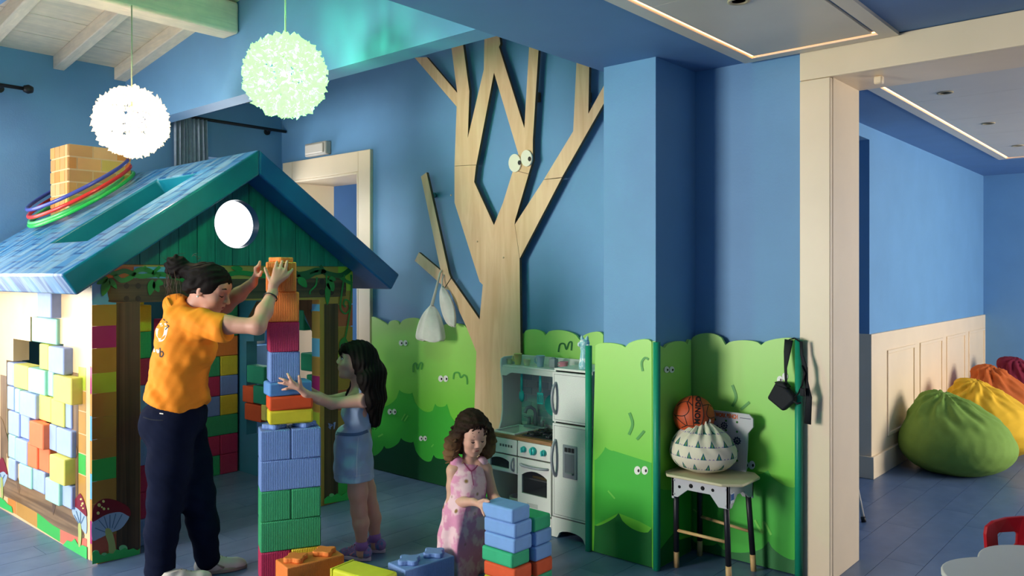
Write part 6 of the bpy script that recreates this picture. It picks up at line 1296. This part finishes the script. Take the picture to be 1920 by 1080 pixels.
def shoe(par, heel, toe, L_, m_up, m_sole, wdt=.042, hgt=.07, laces=None, accents=None):
    f_ = toe - heel; f_[2] = 0; f_ = unit(f_); l_ = np.cross(Zv, f_); h0 = np.array((heel[0], heel[1], 0.))
    P = lambda a, b, z: h0 + f_ * (a * L_) + l_ * b + Zv * z
    s = grid([P(-.15, -.08, 0), P(1.15, .08, hgt + .04), P(-.15, .08, 0), P(1.15, -.08, 0)], .01, .004)
    s.cap(P(.12, 0, .04), P(.4, 0, .044), wdt * .8, wdt * .85, .02); s.cap(P(.4, 0, .04), P(.8, 0, .026), wdt * .88, wdt * .68, .02); s.cap(P(.8, 0, .026), P(.9, 0, .024), wdt * .7, wdt * .6, .02); s.cap(P(.16, 0, .05), P(.22, 0, hgt), wdt * .72, wdt * .72, .02)
    s.cut((0, 0, .016), (0, 0, -1)); s.cut(P(.2, 0, hgt + .012), V3(0, 0, 1)); up_ = rel(par, pobj('shoe', s.mesh('shoe', 1), m_up))
    o = []; n = 30
    for i in range(n): a = 2 * math.pi * i / n; u_ = .5 + .53 * math.cos(a); o.append(Vector(P(u_, math.sin(a) * wdt * (.98 if u_ > .5 else .86) * (1 - .12 * abs(u_ - .55)), .001)))
    rel(up_, MB().prism(o, (0, 0, 1), .022).build('sole', m_sole, bevel=.005)); lc = MB()
    for i in range(4): a = .42 + i * .09; z_ = .087 - i * .009; lc.tube([Vector(P(a, -.02, z_ - .012)), Vector(P(a + .01, 0, z_)), Vector(P(a, .02, z_ - .012))], .0032, 6)
    rel(up_, lc.build('laces', laces or m_sole))
    if accents:
        ac = MB()
        for b in (-1, 1): ac.tube([Vector(P(.25, b * wdt * .84, .035)), Vector(P(.42, b * wdt * .9, .05)), Vector(P(.55, b * wdt * .9, .03))], .0055, 6, flat=.6)
        rel(up_, ac.build('side_stripe', accents))
m_sw = M('white_leather', 'd9d3c8', .5, .04); m_swg = M('shoe_grey', '9a9082', .6)
shoe(wom, np.array(oZ(366, 1078, 0)), np.array(oZ(450, 1066, 0)), .245, m_sw, m_swg, .045, .075, accents=m_swg); shoe(wom, np.array(oZ(296, 1108, 0)), np.array(oZ(350, 1098, 0)), .245, m_sw, m_swg, .045, .075, accents=m_swg)
# ---------------------------------------------------------------- standing girl
g1 = thing('person', 'girl with long dark hair in denim pinafore dress reaching to the tower', 'person', tuple(oZ(685, 1045, 0)))
hk = .86; hc = J(667, 677, 4.28); hf, hl, hu = frame(V3(-.93, -.26, .16)); gf, gl, gu = frame(V3(-.95, -.25, 0)); EB = cols(gf, gl, gu)
sh = J(684, 750, 4.19); el = J(622, 757, 4.15); wr = J(573, 738, 4.03); shF = J(664, 742, 4.39); elF = J(615, 752, 4.33); wrF = J(580, 732, 4.2)
ank = [J(678, 1022, 4.25), J(703, 1008, 4.38)]; kne = [J(673, 958, 4.24), J(695, 952, 4.37)]; hip = [J(668, 870, 4.24), J(674, 868, 4.36)]
s = grid([hc + Zv * .13, J(515, 700, 4.0), J(700, 760, 4.5), J(650, 1050, 4.2), J(715, 1050, 4.45)], .09, .0045)
head(s, hc, hf, hu, hl, hk, .7); s.cap(hc - hf * .02 - hu * .06, J(673, 732, 4.28), .036, .04, .02)
s.ell(J(670, 770, 4.28), (.075, .1, .12), EB, .03); s.ell(J(664, 850, 4.29), (.085, .1, .11), EB, .04)
for i in (0, 1): s.chain([hip[i], hip[i] * .4 + kne[i] * .6, kne[i], kne[i] * .65 + ank[i] * .35 + V3(.006, 0, 0), ank[i]], [.058, .05, .041, .041, .026], .02); s.cap(ank[i], ank[i] - Zv * .04, .027, .03, .01)
s.chain([J(678, 742, 4.24), sh, el, el * .5 + wr * .5, wr], [.034, .036, .028, .027, .019], .015); s.chain([J(670, 738, 4.34), shF, elF, wrF], [.034, .034, .027, .019], .015)
pb = J(560, 726, 4.0); s.cap(wr, pb, .019, .017, .01)
tips = [[(548, 716), (543, 708), (539, 700.5)], [(545, 718), (533, 712.5), (524, 709)], [(545, 722), (532, 719), (522, 718)], [(547, 727), (537, 729), (529, 731)]]
for i, tp_ in enumerate(tips):
    k0 = J(*tp_[0], 3.975 + .005 * i); s.cap(pb, k0, .013, .0095, .008); s.chain([k0, J(*tp_[1], 3.965 + .004 * i), J(*tp_[2], 3.972 + .004 * i)], [.0085, .0075, .006], .003)
s.chain([J(564, 727, 4.01), J(562, 715, 3.99), J(560.5, 705, 3.985)], [.0115, .009, .007], .005)
fbh = J(572, 727, 4.17); s.cap(wrF, fbh, .018, .015, .01)
for i in range(4): s.chain([fbh, J(566 - i, 722 + i * 4, 4.15), J(562 - i, 721 + i * 4, 4.13)], [.011, .008, .006], .004)
body = rel(g1, pobj('body', s.mesh('body', 1), m_skin2)); face_bits(body, hc, hf, hu, hl, hk, look=(0, .004))
s = grid([hc + Zv * .12, J(715, 805, 4.28), J(635, 650, 4.1), J(700, 700, 4.45)], .06, .0045); E = cols(hf, hl, hu)
s.ell(hc - hf * .012 + hu * .026, (.102, .084, .09), E, .015); s.cut(hc + hf * .05 + hu * .04, hf * .85 - hu * .5)
s.ell(hc + hf * .062 + hu * .055, (.026, .062, .034), E, .012); s.chain([hc + hf * .07 + hu * .06 - hl * .045, hc + hf * .06 + hu * .02 - hl * .07, hc + hf * .035 - hu * .03 - hl * .076], [.02, .018, .012], .012)
for b, dd in ((-1, 4.19), (1, 4.36)): s.chain([hc - hf * .03 + hl * b * .07, J(687, 712, dd), J(696, 750, dd + .01 * -b), J(699, 786, 4.26)], [.04, .042, .036, .022], .03)
s.chain([hc - hf * .07, J(702, 700, 4.28), J(706, 745, 4.28), J(704, 792, 4.28)], [.055, .058, .048, .026], .03, flat=Fv, fk=1.4)
s.chain([hc - hf * .03 - hl * .07 - hu * .03, J(666, 722, 4.36), J(656, 738, 4.36), J(648, 752, 4.34)], [.03, .026, .018, .01], .02)
s.ripple(.0022, lambda X, Y, Z: np.sin(240 * (X * CY + Y * SY) + 160 * (Y * CY - X * SY) + 5 * snoise(X, Y, Z, 10, 2)) + .4 * snoise(X, Y, Z, 60, 5)); rel(g1, pobj('hair', s.mesh('hair', 1), m_hair))
rnd = random.Random(11); st_m = MB()
for i in range(26):
    a = J(700 + rnd.uniform(-12, 8), 785 + rnd.uniform(-8, 6), 4.28 + rnd.uniform(-.06, .06)); st_m.tube([Vector(a), Vector(a + V3(rnd.uniform(-.008, .012), 0, -.03)), Vector(a + V3(rnd.uniform(-.015, .015), 0, -.05))], [.0022, .0018, .0006], 4)
for i in range(14): a = hc + hf * (.083 + rnd.uniform(-.004, .004)) + hl * rnd.uniform(-.05, .05) + hu * .055; st_m.tube([Vector(a), Vector(a + hf * .006 - hu * .02), Vector(a + hf * .002 - hu * rnd.uniform(.03, .042))], [.004, .0035, .001], 5)
props(rel(g1, st_m.build('loose_strands', m_hair)), kind='stuff')
m_den = M('light_denim', '9cb2cf', .85, .12, 12, .25, 400, kind='weave', scale=420, amt=.35, col2='b4c4d6'); m_dens = M('denim_seam', '566e90', .85)
s = grid([J(612, 728, 4.1), J(712, 912, 4.45), J(660, 800, 4.55)], .06, .0045)
s.ell(J(672, 772, 4.28), (.087, .112, .115), EB, .02); s.ell(J(662, 812, 4.285), (.088, .112, .05), EB, .03); s.chain([J(662, 835, 4.29), J(664, 915, 4.29)], [.1, .109], .03, flat=gl, fk=1.16); s.cap(J(684, 744, 4.2), J(680, 730, 4.22), .03, .02, .02); s.cap(J(668, 742, 4.36), J(670, 728, 4.34), .03, .02, .02)
s.ripple(1, lambda X, Y, Z: .0035 * snoise(X, Y, Z, 26, 8) + .003 * np.sin(60 * Z + 30 * X)); s.ell(hc - hu * .09 - hf * .03, (.065, .06, .055), None, .006, sub=True)
s.ell(sh + V3(-.02, -.05, .0), (.052, .052, .062), None, .008, sub=True); s.ell(shF + V3(-.02, .05, 0), (.05, .05, .06), None, .008, sub=True)
s.cut(J(664, 897, 4.29), (0, 0, -1)); dr = rel(g1, pobj('denim_dress', s.mesh('denim_dress', 1), m_den))
drape(dr, [stroke([(627, 812), (650, 815), (672, 814), (690, 808)], 6, 6)], m_dens, 'waistband', .003); drape(dr, [stroke([(672, 820), (669, 860), (669, 894)], 1.6, 6), stroke([(632, 889), (665, 893), (697, 887)], 1.2, 6)], M('stitch_pale', 'b8c6d6', .9), 'stitching', .0025)
sk_ = MB(); bw_ = J(624, 797, 4.16)
for a in (-.5, .5, 2.2): sk_.tube([Vector(bw_), Vector(bw_ + V3(-.02 * math.cos(a), -.01, .02 * math.sin(a))), Vector(bw_ + V3(-.012 * math.cos(a), -.005, -.02))], [.004, .006, .003], 6)
rel(dr, sk_.build('tie_bow', m_den))
m_pur = M('lilac_mesh', '8f74a8', .7, .15, 60, kind='blotch', scale=45, col2='5f7fb0', t0=.52, t1=.6); m_purs = M('lilac_sole', 'c3b4c6', .6); m_pa = M('pink_accent', 'c98aa8', .6)
for he, to in (((694, 1052), (650, 1046)), ((721, 1037), (683, 1032))):
    shoe(g1, np.array(oZ(*he, 0)), np.array(oZ(*to, 0)), .185, m_pur, m_purs, .036, .062, m_pa, m_pa)
for i in (0, 1): a = ank[i]; rel(g1, MB().tube([Vector((a[0], a[1], .062)), Vector((a[0], a[1], .105))], [.034, .031], 16).build('sock', M('lilac_sock', '9a6fb0', .9)))
# ---------------------------------------------------------------- crouching girl
g2 = thing('person', 'small girl with curly brown hair crouching in pink flowered dress', 'person', tuple(oZ(872, 1062, 0)))
hk = .84; hc = J(886, 814, 4.1); hf, hl, hu = frame(V3(.40, -.86, -.36)); gf, gl, gu = frame(V3(.75, -.62, 0)); EB = cols(gf, gl, gu)
sh = J(851, 882, 4.09); el = J(847, 942, 4.06); wr = J(888, 941, 3.94); shF = J(910, 880, 4.14); elF = J(925, 931, 4.11); wrF = J(938, 941, 4.0)
s = grid([hc + Zv * .13, J(835, 900, 3.95), J(955, 950, 3.9), J(900, 1064, 4.25), J(830, 1064, 4.2)], .08, .0042)
head(s, hc, hf, hu, hl, hk, .75); s.cap(hc - hf * .02 - hu * .06, J(880, 872, 4.13), .034, .038, .02)
s.ell(J(878, 900, 4.13), (.07, .095, .1), EB, .03); s.ell(J(872, 960, 4.14), (.08, .095, .09), EB, .04)
s.chain([J(862, 980, 4.13), J(872, 1000, 4.06), J(868, 1045, 4.12)], [.05, .04, .03], .02); s.chain([J(882, 980, 4.17), J(886, 1000, 4.1), J(880, 1042, 4.14)], [.045, .038, .03], .02)
s.chain([J(862, 872, 4.1), sh, sh * .5 + el * .5, el, el * .45 + wr * .55, wr], [.034, .036, .031, .027, .026, .018], .014); s.chain([J(897, 872, 4.13), shF, elF, wrF], [.034, .033, .026, .018], .014)
pb = J(901, 946, 3.905); s.cap(wr, pb, .018, .016, .01)
for i, tp_ in enumerate([[(908, 944), (914, 940.5), (917.5, 940)], [(909, 948), (914, 953), (918, 959)], [(907, 951), (911, 958), (914, 966)], [(903, 952), (906, 961), (908.5, 967)]]):
    k0 = J(*tp_[0], 3.885); s.cap(pb, k0, .0125, .009, .008); s.chain([k0, J(*tp_[1], 3.872), J(*tp_[2], 3.862)], [.0082, .0072, .0058], .003)
s.chain([J(900, 941, 3.9), J(907, 938, 3.885), J(914, 938, 3.876)], [.011, .0085, .007], .005)
for i in range(4): s.chain([wrF, J(943, 938 + i * 3, 3.99), J(948, 940 + i * 3, 3.985)], [.014, .009, .007], .006)
body = rel(g2, pobj('body', s.mesh('body', 1), m_skin2)); face_bits(body, hc, hf, hu, hl, hk, closed=True)
s = grid([hc + Zv * .12, J(830, 880, 4.0), J(935, 880, 4.2)], .06, .0042); E = cols(hf, hl, hu); rnd = random.Random(21)
s.ell(hc - hf * .02 + hu * .03, (.104, .088, .094), E, .015); s.cut(hc + hf * .045 + hu * .045, hf * .85 - hu * .45)
for b in (-1, 1): s.chain([hc + hl * b * .075 + hu * .02, hc + hl * b * .098 - hu * .05 - hf * .01, hc + hl * b * .102 - hu * .11 - hf * .01, hc + hl * b * .09 - hu * .155], [.034, .04, .038, .018], .02)
s.ell(hc - hf * .06 - hu * .06, (.06, .085, .09), E, .03)
s.ripple(.004, lambda X, Y, Z: np.sin(120 * Z + 60 * X + 4 * snoise(X, Y, Z, 30, 2)) * .6 + snoise(X, Y, Z, 75, 5)); rel(g2, pobj('hair', s.mesh('hair', 1), m_hair2))
cu_m = MB()
def curl(a, dn, L_, r, ph):
    P = []
    for i in range(22):
        t = i / 21; P.append(Vector(a + dn * (L_ * t) + (hl * math.cos(ph + t * 13) + hf * math.sin(ph + t * 13)) * r * (.4 + .6 * t)))
    cu_m.tube(P, [.0062 * (1 - .7 * i / 21) + .001 for i in range(22)], 5)
for i in range(70):
    b = -1 if i % 2 else 1; a = hc + hl * b * rnd.uniform(.05, .1) - hf * rnd.uniform(-.03, .07) + hu * rnd.uniform(-.08, .05); curl(a, unit(-hu + hl * b * rnd.uniform(-.1, .35) - hf * .15), rnd.uniform(.07, .12), rnd.uniform(.008, .016), rnd.uniform(0, 6))
for i in range(7): a = hc + hf * rnd.uniform(.045, .07) + hl * rnd.uniform(-.06, .06) + hu * rnd.uniform(.075, .09); curl(a, unit(hf * .45 - hu + hl * rnd.uniform(-.5, .5)), rnd.uniform(.03, .06), .004, rnd.uniform(0, 6))
props(rel(g2, cu_m.build('curls', m_hair2)), kind='stuff')
m_pink = M('pink_flower_cotton', 'd68fae', .85, .05, 12, .1, 200, kind='blotch', scale=17, detail=3, col2='e6bfc6', t0=.44, t1=.54, col3='8a6a3c', scale3=13)
s = grid([J(822, 862, 3.95), J(918, 1066, 4.2), J(870, 960, 4.35)], .06, .0045)
s.ell(J(879, 902, 4.12), (.088, .112, .1), EB, .02); s.cap(J(864, 882, 4.1), J(857, 868, 4.1), .045, .036, .02); s.cap(J(896, 882, 4.14), J(902, 868, 4.14), .045, .036, .02)
s.chain([J(876, 925, 4.11), J(872, 960, 4.1), J(868, 1010, 4.09), J(866, 1050, 4.09)], [.095, .105, .112, .118], .03, flat=Fv, fk=1.25)
def pl(X, Y, Z): th = np.arctan2(Y - float(J(870, 980, 4.1)[1]), X - float(J(870, 980, 4.1)[0])); return .010 * np.clip((.42 - Z) / .2, 0, 1) * np.sin(th * 9 + 5 * Z) + .004 * snoise(X, Y, Z, 26, 3)
s.ripple(1, pl); s.ell(hc - hu * .09 - hf * .0, (.048, .048, .052), None, .006, sub=True); s.ell(sh + V3(-.048, -.03, -.01), (.044, .05, .058), None, .008, sub=True); s.ell(shF + V3(.048, -.02, -.01), (.044, .05, .055), None, .008, sub=True)
s.cut((0, 0, .07), V3(-.12, -.1, -1)); dr = rel(g2, pobj('flower_dress', s.mesh('flower_dress', 1), m_pink))
drape(dr, [stroke([(868, 864), (876, 876), (884, 883), (893, 876), (898, 866)], 2.2, 5), stroke([(884, 884), (888, 910)], 1.4, 4)], M('dress_trim', 'a8446e', .8), 'neck_trim', .002)
shoe(g2, np.array(oZ(862, 1052, 0)), np.array(oZ(888, 1062, 0)), .15, M('violet_shoe', '6f5c9a', .7, .1, 40), M('violet_sole', '8a80a8', .6), .036, .055, m_pa); shoe(g2, np.array(oZ(882, 1040, 0)), np.array(oZ(902, 1046, 0)), .15, M('violet_shoe', '6f5c9a', .7), M('violet_sole', '8a80a8', .6), .036, .055, m_pa)
